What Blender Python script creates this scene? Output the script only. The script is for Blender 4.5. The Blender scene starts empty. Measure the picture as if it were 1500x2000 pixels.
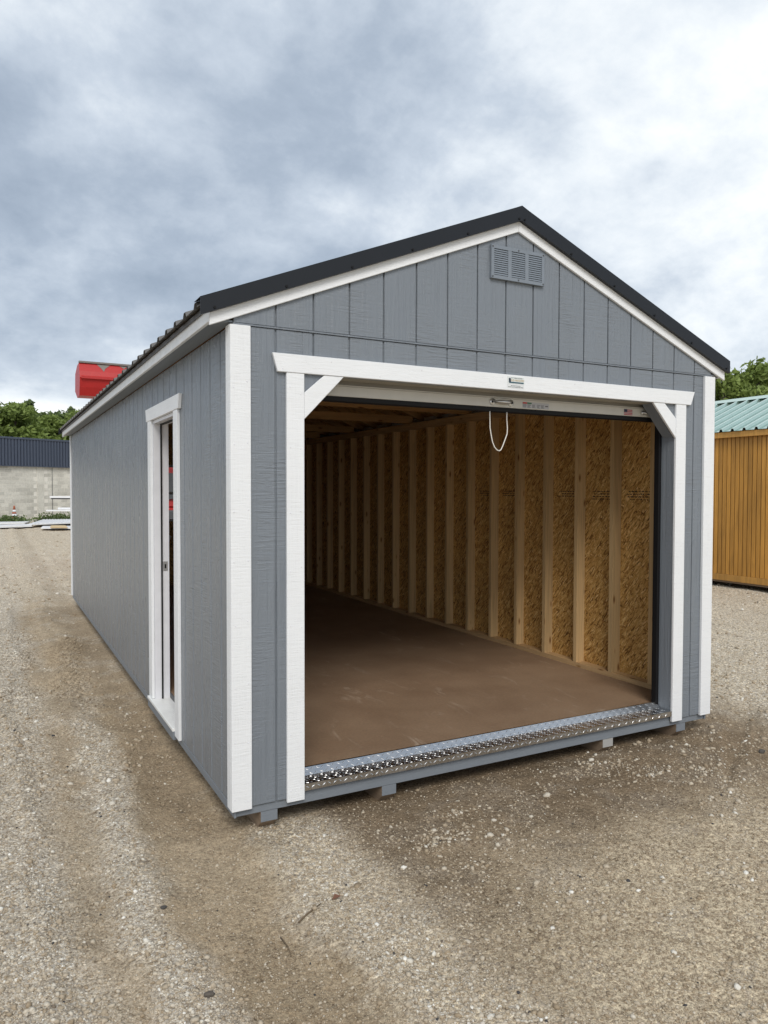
import bpy, bmesh, math, random
import numpy as np
from mathutils import Vector, Matrix

random.seed(7)
rng = np.random.default_rng(11)
scene = bpy.context.scene
COL = scene.collection

# ------------------------------------------------------------------ camera
CAM = np.array([-1.0321, -3.5122, 1.5806])
YAW, PIT, ROL, FPX = 0.4882, -0.0293, 0.0022, 1434.57
fw = Vector((math.sin(YAW)*math.cos(PIT), math.cos(YAW)*math.cos(PIT), math.sin(PIT)))
rt = Vector((math.cos(YAW), -math.sin(YAW), 0)); up = rt.cross(fw)
rt2 = math.cos(ROL)*rt + math.sin(ROL)*up
up2 = -math.sin(ROL)*rt + math.cos(ROL)*up
cam_data = bpy.data.cameras.new("camera")
cam = bpy.data.objects.new("camera", cam_data); COL.objects.link(cam)
M = Matrix(((rt2.x, up2.x, -fw.x, CAM[0]), (rt2.y, up2.y, -fw.y, CAM[1]),
            (rt2.z, up2.z, -fw.z, CAM[2]), (0, 0, 0, 1)))
cam.matrix_world = M
cam_data.sensor_fit = 'HORIZONTAL'; cam_data.sensor_width = 36.0
cam_data.lens = 36.0*FPX/1500.0
cam_data.clip_start = 0.05; cam_data.clip_end = 3000
scene.camera = cam

# ------------------------------------------------------------------ world
SUN_DIR = Vector((-0.27, -0.68, 0.68)).normalized()      # towards the sun
elev = math.asin(SUN_DIR.z); azim = math.atan2(SUN_DIR.x, SUN_DIR.y)
world = bpy.data.worlds.new("World"); scene.world = world; world.use_nodes = True
wn = world.node_tree; wn.nodes.clear()
def nd(tree, typ, **kw):
    n = tree.nodes.new(typ)
    for k, v in kw.items(): setattr(n, k, v)
    return n
def lk(tree, a, b): tree.links.new(a, b)
def mth(tree, op, a, b=None, c=None, clamp=False):
    n = nd(tree, 'ShaderNodeMath', operation=op); n.use_clamp = clamp
    for i, v in enumerate((a, b, c)):
        if v is None: continue
        if isinstance(v, (int, float)): n.inputs[i].default_value = v
        else: lk(tree, v, n.inputs[i])
    return n.outputs[0]
def ramp(tree, fac, stops, interp='LINEAR'):
    n = nd(tree, 'ShaderNodeValToRGB'); n.color_ramp.interpolation = interp
    e = n.color_ramp.elements
    while len(e) > 1: e.remove(e[-1])
    e[0].position = stops[0][0]; e[0].color = (*stops[0][1], 1)
    for p, c in stops[1:]:
        x = e.new(p); x.color = (*c, 1)
    lk(tree, fac, n.inputs[0]); return n.outputs[0]
def mixc(tree, fac, a, b, blend='MIX'):
    n = nd(tree, 'ShaderNodeMix', data_type='RGBA', blend_type=blend)
    if isinstance(fac, (int, float)): n.inputs[0].default_value = fac
    else: lk(tree, fac, n.inputs[0])
    for i, v in ((6, a), (7, b)):
        if isinstance(v, tuple): n.inputs[i].default_value = (*v, 1)
        else: lk(tree, v, n.inputs[i])
    return n.outputs[2]
def noise(tree, vec, scale, detail=4, rough=0.55, dist=0.0):
    n = nd(tree, 'ShaderNodeTexNoise'); lk(tree, vec, n.inputs['Vector'])
    n.inputs['Scale'].default_value = scale; n.inputs['Detail'].default_value = detail
    n.inputs['Roughness'].default_value = rough; n.inputs['Distortion'].default_value = dist
    return n.outputs['Fac']
def build_sky():
    t = wn
    out = nd(t, 'ShaderNodeOutputWorld'); bg = nd(t, 'ShaderNodeBackground')
    lk(t, bg.outputs[0], out.inputs[0]); bg.inputs[1].default_value = 0.1
    sky = nd(t, 'ShaderNodeTexSky', sky_type='NISHITA'); sky.sun_disc = False
    sky.sun_elevation = elev; sky.sun_rotation = azim; sky.air_density = 1.0; sky.dust_density = 2.0
    tc = nd(t, 'ShaderNodeTexCoord'); sep = nd(t, 'ShaderNodeSeparateXYZ'); lk(t, tc.outputs['Generated'], sep.inputs[0])
    z = mth(t, 'MAXIMUM', sep.outputs[2], 0.0)
    den = mth(t, 'ADD', z, 0.50)
    px = mth(t, 'DIVIDE', sep.outputs[0], den); py = mth(t, 'DIVIDE', sep.outputs[1], den)
    cb = nd(t, 'ShaderNodeCombineXYZ'); lk(t, px, cb.inputs[0]); lk(t, py, cb.inputs[1]); cb.inputs[2].default_value = SKY_SEED
    v = cb.outputs[0]
    big = noise(t, v, 1.15, 3, 0.5, 0.1)
    med = noise(t, v, 2.9, 9, 0.60, 0.12)
    fine = noise(t, v, 7.5, 9, 0.62, 0.1)
    s = mth(t, 'ADD', mth(t, 'MULTIPLY', big, 1.05), mth(t, 'MULTIPLY', med, 0.66))
    s = mth(t, 'ADD', s, mth(t, 'MULTIPLY', fine, 0.24))
    s = mth(t, 'SUBTRACT', s, 0.435)
    hz = mth(t, 'POWER', mth(t, 'SUBTRACT', 1.0, z, clamp=True), 9.0)     # thinner, paler cloud towards the horizon
    s2 = mth(t, 'ADD', s, mth(t, 'MULTIPLY', hz, 0.15))
    c = ramp(t, s2, [(0.18, (1.55, 1.95, 2.55)), (0.30, (2.2, 2.7, 3.4)), (0.43, (3.1, 3.65, 4.4)), (0.53, (4.3, 4.85, 5.55)),
                     (0.62, (5.9, 6.35, 6.8)), (0.78, (8.3, 8.4, 8.2))])
    cover = ramp(t, s, [(0.2, (0.93,)*3), (0.8, (0.97,)*3)])
    c2 = mixc(t, cover, sky.outputs[0], c)
    lk(t, c2, bg.inputs[0])
SKY_SEED = 73.9
build_sky()

sun_l = bpy.data.lights.new("sun", 'SUN'); sun_l.energy = 1.5; sun_l.angle = math.radians(25); sun_l.color = (1.0, 0.96, 0.9)
sun = bpy.data.objects.new("sun", sun_l); COL.objects.link(sun)
sun.rotation_euler = (-SUN_DIR).to_track_quat('-Z', 'Y').to_euler(); sun.location = (0, 0, 30)
scene.view_settings.view_transform = 'Standard'; scene.view_settings.look = 'None'
scene.view_settings.exposure = 0.52; scene.view_settings.gamma = 1.0
try: scene.view_settings.use_curve_mapping = False
except Exception: pass

# ------------------------------------------------------------------ helpers
class MB:
    def __init__(s): s.v = []; s.f = []
    def add(s, verts, faces):
        o = len(s.v); s.v += [tuple(map(float, p)) for p in verts]; s.f += [tuple(i+o for i in f) for f in faces]; return s
    def box(s, x0, x1, y0, y1, z0, z1, c=0.0):
        if x0 > x1: x0, x1 = x1, x0
        if y0 > y1: y0, y1 = y1, y0
        if z0 > z1: z0, z1 = z1, z0
        if c <= 0:
            return s.add([(x0,y0,z0),(x1,y0,z0),(x1,y1,z0),(x0,y1,z0),(x0,y0,z1),(x1,y0,z1),(x1,y1,z1),(x0,y1,z1)],
                         [(0,3,2,1),(4,5,6,7),(0,1,5,4),(1,2,6,5),(2,3,7,6),(3,0,4,7)])
        bm = bmesh.new(); bmesh.ops.create_cube(bm, size=1)
        for v in bm.verts:
            v.co = Vector(((x0+x1)/2+v.co.x*(x1-x0), (y0+y1)/2+v.co.y*(y1-y0), (z0+z1)/2+v.co.z*(z1-z0)))
        bmesh.ops.bevel(bm, geom=list(bm.edges), offset=c, segments=1, affect='EDGES')
        return s.bm(bm)
    def bm(s, bm):
        bm.verts.index_update(); vs = [tuple(v.co) for v in bm.verts]; fs = [tuple(v.index for v in f.verts) for f in bm.faces]
        bm.free(); return s.add(vs, fs)
    def prism(s, poly, axis, a, b, c=0.0):
        """poly: 2D points; axis 0: (y,z) extruded in x; 1: (x,z) in y; 2: (x,y) in z"""
        def P(p, w):
            return ((w, p[0], p[1]), (p[0], w, p[1]), (p[0], p[1], w))[axis]
        n = len(poly)
        bm = bmesh.new()
        va = [bm.verts.new(P(p, a)) for p in poly]; vb = [bm.verts.new(P(p, b)) for p in poly]
        bm.faces.new(va); bm.faces.new(vb)
        for i in range(n): bm.faces.new((va[i], va[(i+1) % n], vb[(i+1) % n], vb[i]))
        bmesh.ops.recalc_face_normals(bm, faces=list(bm.faces))
        if c > 0: bmesh.ops.bevel(bm, geom=list(bm.edges), offset=c, segments=1, affect='EDGES')
        return s.bm(bm)
    def tube(s, pts, r, n=8, caps=True):
        pts = [Vector(p) for p in pts]; rr = r if isinstance(r, (list, tuple)) else [r]*len(pts)
        o = len(s.v); prev = None
        for i, p in enumerate(pts):
            d = (pts[min(i+1, len(pts)-1)]-pts[max(i-1, 0)]).normalized()
            if prev is None:
                a = d.orthogonal().normalized()
            else:
                a = (prev - d*prev.dot(d))
                a = a.normalized() if a.length > 1e-6 else d.orthogonal().normalized()
            prev = a; b = d.cross(a)
            for k in range(n):
                t = 2*math.pi*k/n
                s.v.append(tuple(p+(a*math.cos(t)+b*math.sin(t))*rr[i]))
        for i in range(len(pts)-1):
            for k in range(n):
                k2 = (k+1) % n
                s.f.append((o+i*n+k, o+i*n+k2, o+(i+1)*n+k2, o+(i+1)*n+k))
        if caps:
            s.f.append(tuple(o+k for k in reversed(range(n)))); s.f.append(tuple(o+(len(pts)-1)*n+k for k in range(n)))
        return s
    def lathe(s, prof, c, axis=2, n=24):
        """prof: list of (radius, height)"""
        o = len(s.v)
        for r, h in prof:
            for k in range(n):
                t = 2*math.pi*k/n; a, b = r*math.cos(t), r*math.sin(t)
                q = ((h, a, b), (b, h, a), (a, b, h))[axis]
                s.v.append((c[0]+q[0], c[1]+q[1], c[2]+q[2]))
        for i in range(len(prof)-1):
            for k in range(n):
                k2 = (k+1) % n; s.f.append((o+i*n+k, o+i*n+k2, o+(i+1)*n+k2, o+(i+1)*n+k))
        s.f.append(tuple(o+k for k in reversed(range(n)))); s.f.append(tuple(o+(len(prof)-1)*n+k for k in range(n)))
        return s
    def mesh(s, name, mat, smooth=False):
        me = bpy.data.meshes.new(name); me.from_pydata(s.v, [], s.f); me.materials.append(mat)
        if smooth: me.polygons.foreach_set('use_smooth', [True]*len(me.polygons))
        me.update(); return me
    def build(s, name, mat, parent=None, smooth=False, world=True, loc=None):
        return place(name, s.mesh(name, mat, smooth), parent, loc, world)
def place(name, me, parent=None, loc=None, world=True):
    o = bpy.data.objects.new(name, me); COL.objects.link(o)
    if loc is not None: o.location = loc
    if parent is not None:
        o.parent = parent
        if world: o.matrix_parent_inverse = WM(parent).inverted()
    return o
_wm = {}
def WM(o):
    m = o.matrix_basis.copy()
    if o.parent is not None: m = WM(o.parent) @ o.matrix_parent_inverse @ m
    return m
def np_mesh(name, verts, faces, mat, smooth=False):
    """faces: (n,3) or (n,4) array"""
    me = bpy.data.meshes.new(name); k = faces.shape[1]; nf = len(faces)
    me.vertices.add(len(verts)); me.vertices.foreach_set('co', np.ascontiguousarray(verts, dtype=np.float32).ravel())
    me.loops.add(nf*k); me.loops.foreach_set('vertex_index', np.ascontiguousarray(faces, dtype=np.int32).ravel())
    me.polygons.add(nf); me.polygons.foreach_set('loop_start', np.arange(nf, dtype=np.int32)*k)
    try: me.polygons.foreach_set('loop_total', np.full(nf, k, dtype=np.int32))
    except Exception: pass
    if smooth: me.polygons.foreach_set('use_smooth', np.ones(nf, dtype=bool))
    me.materials.append(mat); me.update(calc_edges=True); return me
def attr(me, name, vals):
    a = me.attributes.new(name, 'FLOAT', 'POINT'); a.data.foreach_set('value', np.ascontiguousarray(vals, dtype=np.float32).ravel())
def empty(name, loc=(0, 0, 0), rz=0.0):
    o = bpy.data.objects.new(name, None); COL.objects.link(o); o.location = loc; o.rotation_euler = (0, 0, rz)
    o.empty_display_size = 0.2; return o
def tag(o, label=None, cat=None, group=None, kind=None):
    if label: o['label'] = label
    if cat: o['category'] = cat
    if group: o['group'] = group
    if kind: o['kind'] = kind
    return o

# ---- numpy noise
def _hash(ix, iy, s):
    h = (ix.astype(np.int64)*374761393 + iy.astype(np.int64)*668265263 + s*1442695041) & 0xFFFFFFFF
    h = ((h ^ (h >> 13))*1274126177) & 0xFFFFFFFF
    return ((h ^ (h >> 16)) & 0xFFFFFF)/float(0xFFFFFF)
def vnoise(x, y, s=0):
    ix, iy = np.floor(x), np.floor(y); fx, fy = x-ix, y-iy
    fx = fx*fx*(3-2*fx); fy = fy*fy*(3-2*fy)
    a, b = _hash(ix, iy, s), _hash(ix+1, iy, s); c, d = _hash(ix, iy+1, s), _hash(ix+1, iy+1, s)
    return (a*(1-fx)+b*fx)*(1-fy)+(c*(1-fx)+d*fx)*fy
def fbm(x, y, oct=4, s=0, g=0.5):
    t = 0; a = 1; n = 0
    for i in range(oct):
        t = t+a*vnoise(x*2**i+17.3*i, y*2**i-9.1*i, s+i); n += a; a *= g
    return t/n
def sstep(a, b, x):
    t = np.clip((x-a)/(b-a), 0, 1); return t*t*(3-2*t)

# ------------------------------------------------------------------ materials
def mat_new(name):
    m = bpy.data.materials.new(name); m.use_nodes = True; t = m.node_tree
    b = t.nodes['Principled BSDF']; return m, t, b
def setin(b, **kw):
    for k, v in kw.items():
        k = {'rough': 'Roughness', 'metal': 'Metallic', 'spec': 'Specular IOR Level', 'color': 'Base Color'}[k]
        if isinstance(v, tuple): v = (*v, 1)
        b.inputs[k].default_value = v
def scaled(t, sc, off=(0, 0, 0)):
    g = nd(t, 'ShaderNodeNewGeometry'); mp = nd(t, 'ShaderNodeMapping'); lk(t, g.outputs['Position'], mp.inputs[0])
    mp.inputs['Scale'].default_value = sc; mp.inputs['Location'].default_value = off
    return mp.outputs[0]
def bump(t, b, h, strength, dist):
    n = nd(t, 'ShaderNodeBump'); n.inputs['Strength'].default_value = strength; n.inputs['Distance'].default_value = dist
    lk(t, h, n.inputs['Height']); lk(t, n.outputs[0], b.inputs['Normal'])
def plain(name, col, rough=0.5, metal=0.0, spec=0.5):
    m, t, b = mat_new(name); setin(b, color=col, rough=rough, metal=metal, spec=spec)
    n = noise(t, scaled(t, (1, 1, 1)), 9, 5)
    c = mixc(t, n, tuple(x*0.86 for x in col), tuple(min(1, x*1.1) for x in col)); lk(t, c, b.inputs['Base Color'])
    return m
def siding_paint(name, col, rough=0.28, amp=1.0):
    """embossed cedar-grain panel under satin paint: long vertical grain plus rippled saw marks"""
    m, t, b = mat_new(name); setin(b, rough=rough, spec=0.5)
    grain = noise(t, scaled(t, (42, 42, 1.8)), 1, 5, 0.6, 0.8)
    rip = noise(t, scaled(t, (6, 6, 75)), 1, 4, 0.55, 1.2)
    patch = noise(t, scaled(t, (4, 4, 1.6)), 1, 2)
    k = ramp(t, patch, [(0.42, (0, 0, 0)), (0.68, (0.9, 0.9, 0.9))])
    h = nd(t, 'ShaderNodeMix', data_type='FLOAT'); lk(t, k, h.inputs[0]); lk(t, grain, h.inputs[2]); lk(t, rip, h.inputs[3])
    bump(t, b, h.outputs[0], 1.0*amp, 0.0092)
    n = noise(t, scaled(t, (2.5, 2.5, 0.8)), 1, 4)
    c = mixc(t, n, tuple(x*0.92 for x in col), tuple(x*1.07 for x in col))
    c = mixc(t, ramp(t, h.outputs[0], [(0.3, (0.88,)*3), (0.62, (1.06,)*3)]), (0, 0, 0), c, 'MIX') if False else c
    lk(t, c, b.inputs['Base Color'])
    r = mth(t, 'ADD', mth(t, 'MULTIPLY', patch, 0.14), rough-0.07); lk(t, r, b.inputs['Roughness'])
    return m
def trim_paint(name, col, axis='z', rough=0.45, amp=1.0):
    """painted rough-sawn board; axis = board direction"""
    m, t, b = mat_new(name); setin(b, rough=rough)
    if axis == 'z':
        saw = noise(t, scaled(t, (9, 9, 130)), 1, 4, 0.6, 0.6); gr = noise(t, scaled(t, (90, 90, 5)), 1, 3)
    elif axis == 'x':
        saw = noise(t, scaled(t, (7, 80, 80)), 1, 6, 0.62, 1.6); gr = noise(t, scaled(t, (2, 25, 25)), 1, 3, 0.5, 2.0)
    else:
        saw = noise(t, scaled(t, (80, 7, 80)), 1, 6, 0.62, 1.6); gr = noise(t, scaled(t, (25, 2, 25)), 1, 3, 0.5, 2.0)
    h = mth(t, 'ADD', mth(t, 'MULTIPLY', saw, 0.7), mth(t, 'MULTIPLY', gr, 0.3))
    vo = nd(t, 'ShaderNodeTexVoronoi'); lk(t, scaled(t, (38, 38, 38)), vo.inputs['Vector']); vo.inputs['Scale'].default_value = 1
    spot = ramp(t, vo.outputs['Distance'], [(0.0, (1, 1, 1)), (0.1, (0, 0, 0))])
    h = mth(t, 'ADD', h, mth(t, 'MULTIPLY', spot, 0.4))
    bump(t, b, h, 0.8*amp, 0.0035)
    n = noise(t, scaled(t, (3, 3, 3)), 1, 5)
    c = mixc(t, n, tuple(x*0.93 for x in col), tuple(min(1, x*1.04) for x in col))
    d = ramp(t, h, [(0.32, (0.93,)*3), (0.46, (1, 1, 1))]); c = mixc(t, 1.0, c, d, 'MULTIPLY')
    lk(t, c, b.inputs['Base Color'])
    return m
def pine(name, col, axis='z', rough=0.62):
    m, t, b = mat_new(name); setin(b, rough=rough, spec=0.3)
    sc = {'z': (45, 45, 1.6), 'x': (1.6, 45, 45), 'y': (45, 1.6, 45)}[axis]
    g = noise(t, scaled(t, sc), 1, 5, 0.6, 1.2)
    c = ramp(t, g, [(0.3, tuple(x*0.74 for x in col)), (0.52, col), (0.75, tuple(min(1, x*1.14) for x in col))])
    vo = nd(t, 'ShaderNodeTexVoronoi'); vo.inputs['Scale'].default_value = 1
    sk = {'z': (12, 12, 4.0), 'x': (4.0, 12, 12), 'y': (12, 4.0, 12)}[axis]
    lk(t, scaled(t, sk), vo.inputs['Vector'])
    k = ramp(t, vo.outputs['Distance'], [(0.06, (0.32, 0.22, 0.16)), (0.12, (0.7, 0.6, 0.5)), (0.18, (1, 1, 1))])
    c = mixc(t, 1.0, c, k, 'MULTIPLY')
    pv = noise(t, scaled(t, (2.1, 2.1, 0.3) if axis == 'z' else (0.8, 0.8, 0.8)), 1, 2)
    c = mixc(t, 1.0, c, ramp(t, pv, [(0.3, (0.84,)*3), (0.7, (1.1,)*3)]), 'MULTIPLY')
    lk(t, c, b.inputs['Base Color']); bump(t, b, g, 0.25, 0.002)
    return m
def osb(name, plane):
    m, t, b = mat_new(name); setin(b, rough=0.6, spec=0.35)
    g = nd(t, 'ShaderNodeNewGeometry'); sep = nd(t, 'ShaderNodeSeparateXYZ'); lk(t, g.outputs['Position'], sep.inputs[0])
    u = sep.outputs[{'yz': 1, 'xz': 0, 'xy': 0}[plane]]; w = sep.outputs[{'yz': 2, 'xz': 2, 'xy': 1}[plane]]
    cols = []
    tones = [(0.0, (0.11, 0.05, 0.012)), (0.10, (0.24, 0.12, 0.032)), (0.25, (0.38, 0.215, 0.065)), (0.6, (0.45, 0.27, 0.09)), (0.85, (0.53, 0.34, 0.13)), (1.0, (0.64, 0.45, 0.21))]
    hs = []
    for i, (ang, L, wd) in enumerate(((0.3, 0.050, 0.012), (1.2, 0.042, 0.009), (-0.7, 0.048, 0.010), (2.2, 0.040, 0.008))):
        ca, sa = math.cos(ang), math.sin(ang)
        a = mth(t, 'ADD', mth(t, 'MULTIPLY', u, ca/L), mth(t, 'MULTIPLY', w, sa/L))
        c = mth(t, 'SUBTRACT', mth(t, 'MULTIPLY', w, ca/wd), mth(t, 'MULTIPLY', u, sa/wd))
        cb = nd(t, 'ShaderNodeCombineXYZ'); lk(t, a, cb.inputs[0]); lk(t, c, cb.inputs[1]); cb.inputs[2].default_value = i*3.1
        vo = nd(t, 'ShaderNodeTexVoronoi', voronoi_dimensions='2D'); vo.inputs['Scale'].default_value = 1; vo.inputs['Randomness'].default_value = 1
        ds = nd(t, 'ShaderNodeVectorMath', operation='ADD'); lk(t, cb.outputs[0], ds.inputs[0]); ds.inputs[1].default_value = (i*31.7, i*17.1, 0)
        lk(t, ds.outputs[0], vo.inputs['Vector'])
        sp = nd(t, 'ShaderNodeSeparateColor'); lk(t, vo.outputs['Color'], sp.inputs[0])
        tone = ramp(t, sp.outputs[0], tones)
        edge = ramp(t, vo.outputs['Distance'], [(0.5, (1, 1, 1)), (0.75, (0.5, 0.45, 0.4))])
        tone = mixc(t, 0.8, tone, edge, 'MULTIPLY')
        cols.append((tone, sp.outputs[1])); hs.append(sp.outputs[1])
    c, pr = cols[0]
    for tone, p2 in cols[1:]:
        sel = mth(t, 'GREATER_THAN', p2, 0.5)
        c = mixc(t, sel, c, tone)
    big = noise(t, scaled(t, (1.3, 1.3, 1.3)), 1, 3)
    c = mixc(t, 1.0, c, ramp(t, big, [(0.3, (1.12, 1.1, 1.05)), (0.7, (1.42, 1.38, 1.3))]), 'MULTIPLY')
    lk(t, c, b.inputs['Base Color']); bump(t, b, hs[1], 0.3, 0.002)
    return m
GRAY = (0.190, 0.211, 0.237)
WHITE = (0.80, 0.81, 0.82)
mGray = siding_paint("gray_siding_paint", GRAY)
mGrayTrim = trim_paint("gray_board_paint_x", GRAY, 'x', 0.5)
mGrayTrimY = trim_paint("gray_board_paint_y", GRAY, 'y', 0.5)
mGrayJamb = siding_paint("gray_jamb_paint", GRAY, 0.5, 0.6)
mWhiteZ = trim_paint("white_trim_paint_vertical", WHITE, 'z')
mWhiteX = trim_paint("white_trim_paint_across", WHITE, 'x')
mWhiteY = trim_paint("white_trim_paint_along", WHITE, 'y')
mWhiteSm = plain("white_smooth_paint", (0.74, 0.74, 0.77), 0.4)
mBlackMetal = plain("black_trim_metal", (0.010, 0.012, 0.016), 0.42, 0.0, 0.35)
mRoofMetal = plain("charcoal_roof_metal", (0.12, 0.114, 0.108), 0.5)
mBlack = plain("black_rubber", (0.007, 0.007, 0.008), 0.6, 0.0, 0.25)
mDoorBar = plain("beige_door_steel", (0.60, 0.58, 0.53), 0.42)
mCurtain = plain("tan_curtain_steel", (0.36, 0.33, 0.28), 0.42)
mSteel = plain("zinc_steel", (0.6, 0.6, 0.6), 0.3, 0.9)
mAlu = plain("aluminium", (0.72, 0.72, 0.72), 0.32, 0.85)
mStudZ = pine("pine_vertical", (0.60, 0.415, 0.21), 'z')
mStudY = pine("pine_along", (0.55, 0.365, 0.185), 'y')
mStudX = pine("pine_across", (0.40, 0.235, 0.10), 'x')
mOsbYZ = osb("strand_board_side", 'yz'); mOsbXZ = osb("strand_board_end", 'xz'); mOsbXY = osb("strand_board_roof", 'xy')
mSkid = pine("weathered_skid", (0.27, 0.20, 0.14), 'y', 0.8)
mSawn = plain("gray_sawn_timber", (0.36, 0.35, 0.33), 0.8)
def floor_mat():
    m, t, b = mat_new("brown_floor_board"); setin(b, rough=0.55, spec=0.35)
    v = scaled(t, (1, 1, 1))
    n1 = noise(t, v, 2.2, 6, 0.6); n2 = noise(t, scaled(t, (7, 2.5, 1)), 1, 8, 0.7, 1.0); n3 = noise(t, v, 60, 3)
    c = ramp(t, n1, [(0.3, (0.225, 0.145, 0.09)), (0.7, (0.30, 0.203, 0.13))])
    dust = ramp(t, n2, [(0.57, (0, 0, 0)), (0.72, (1, 1, 1))])
    dm = mth(t, 'MULTIPLY', dust, ramp(t, noise(t, v, 1.3, 3), [(0.38, (0, 0, 0)), (0.6, (0.95,)*3)]))
    c = mixc(t, dm, c, (0.46, 0.36, 0.27))
    c = mixc(t, 1.0, c, ramp(t, n3, [(0.3, (0.9,)*3), (0.7, (1.06,)*3)]), 'MULTIPLY')
    lk(t, c, b.inputs['Base Color']); bump(t, b, n3, 0.12, 0.001); return m
mFloor = floor_mat()
def tread_mat():
    m, t, b = mat_new("tread_plate_aluminium"); setin(b, color=(0.66, 0.66, 0.66), metal=1.0)
    r = ramp(t, noise(t, scaled(t, (14, 14, 14)), 1, 5), [(0.3, (0.2,)*3), (0.7, (0.36,)*3)]); lk(t, r, b.inputs['Roughness'])
    return m
mTread = tread_mat()
def ground_mat():
    m, t, b = mat_new("gravel_yard_ground"); setin(b, rough=0.9, spec=0.2)
    v = scaled(t, (1, 1, 1))
    def A(n):
        x = nd(t, 'ShaderNodeAttribute'); x.attribute_name = n; return x.outputs['Fac']
    grav, damp, pale = A('grav'), A('damp'), A('pale')
    n1 = noise(t, v, 1.1, 5, 0.6); n2 = noise(t, v, 9, 6, 0.65); n3 = noise(t, v, 55, 5, 0.7); n4 = noise(t, v, 190, 3, 0.6)
    dirt = ramp(t, n1, [(0.3, (0.30, 0.225, 0.142)), (0.55, (0.39, 0.30, 0.198)), (0.75, (0.46, 0.365, 0.25))])
    dirt = mixc(t, 1.0, dirt, ramp(t, n2, [(0.3, (0.78,)*3), (0.7, (1.15,)*3)]), 'MULTIPLY')
    stone = ramp(t, n2, [(0.3, (0.47, 0.43, 0.365)), (0.7, (0.63, 0.60, 0.54))])
    gm = mth(t, 'MULTIPLY', grav, ramp(t, n3, [(0.34, (0.25,)*3), (0.6, (1, 1, 1))]), clamp=True)
    c = mixc(t, gm, dirt, stone)
    # pale dried crust mottling
    pm = mth(t, 'MULTIPLY', pale, ramp(t, noise(t, v, 46, 6, 0.72, 0.5), [(0.45, (0, 0, 0)), (0.53, (1, 1, 1))]), clamp=True)
    c = mixc(t, pm, c, (0.66, 0.555, 0.395))
    vo = nd(t, 'ShaderNodeTexVoronoi'); lk(t, v, vo.inputs['Vector']); vo.inputs['Scale'].default_value = 75
    sp = nd(t, 'ShaderNodeSeparateColor'); lk(t, vo.outputs['Color'], sp.inputs[0])
    peb = ramp(t, sp.outputs[0], [(0.0, (0.62, 0.58, 0.55)), (0.6, (0.98, 0.98, 0.98)), (1.0, (1.5, 1.5, 1.48))])
    pk = mth(t, 'MULTIPLY', mth(t, 'ADD', mth(t, 'MULTIPLY', grav, 0.7), 0.22), 1.0)
    c = mixc(t, pk, c, mixc(t, 1.0, c, peb, 'MULTIPLY'))
    c = mixc(t, 1.0, c, ramp(t, n3, [(0.30, (0.42, 0.39, 0.37)), (0.46, (1.0,)*3), (0.72, (1.25,)*3)]), 'MULTIPLY')
    c = mixc(t, 1.0, c, ramp(t, n4, [(0.32, (0.68,)*3), (0.68, (1.24,)*3)]), 'MULTIPLY')
    wet = mixc(t, 1.0, c, (0.56, 0.52, 0.48), 'MULTIPLY')
    c = mixc(t, damp, c, wet)  # mask covers damp ground and the shade painted at the shed foot
    lk(t, c, b.inputs['Base Color'])
    h = mth(t, 'ADD', mth(t, 'MULTIPLY', n3, 0.6), mth(t, 'MULTIPLY', n4, 0.25))
    h = mth(t, 'ADD', h, mth(t, 'MULTIPLY', mth(t, 'SUBTRACT', 1.0, vo.outputs['Distance']), 0.25))
    bump(t, b, h, 1.0, 0.016)
    return m
mGround = ground_mat()
def stone_mat(name="loose_stone"):
    m, t, b = mat_new(name); setin(b, rough=0.85, spec=0.25)
    x = nd(t, 'ShaderNodeAttribute'); x.attribute_name = 'tone'
    c = ramp(t, x.outputs['Fac'], [(0.0, (0.06, 0.058, 0.058)), (0.06, (0.16, 0.13, 0.10)), (0.3, (0.33, 0.255, 0.17)), (0.65, (0.50, 0.43, 0.33)), (0.88, (0.64, 0.595, 0.51)), (1.0, (0.78, 0.75, 0.68))])
    n = noise(t, scaled(t, (90, 90, 90)), 1, 3)
    c = mixc(t, 1.0, c, ramp(t, n, [(0.3, (0.8,)*3), (0.7, (1.12,)*3)]), 'MULTIPLY')
    lk(t, c, b.inputs['Base Color']); return m
mStone = stone_mat()
def leaf_mat(name, c0, c1):
    m, t, b = mat_new(name); setin(b, rough=0.6, spec=0.3)
    x = nd(t, 'ShaderNodeAttribute'); x.attribute_name = 'tone'
    c = ramp(t, x.outputs['Fac'], [(0, c0), (1, c1)]); lk(t, c, b.inputs['Base Color'])
    tr = nd(t, 'ShaderNodeBsdfTranslucent'); lk(t, c, tr.inputs[0])
    ms = nd(t, 'ShaderNodeMixShader'); ms.inputs[0].default_value = 0.35
    lk(t, b.outputs[0], ms.inputs[1]); lk(t, tr.outputs[0], ms.inputs[2])
    lk(t, ms.outputs[0], t.nodes['Material Output'].inputs[0]); return m
mLeafA = leaf_mat("leaf_broad", (0.085, 0.13, 0.028), (0.29, 0.37, 0.10))
mLeafB = leaf_mat("leaf_dark", (0.07, 0.11, 0.036), (0.20, 0.26, 0.095))
mBark = plain("bark", (0.12, 0.10, 0.08), 0.9)
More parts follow.
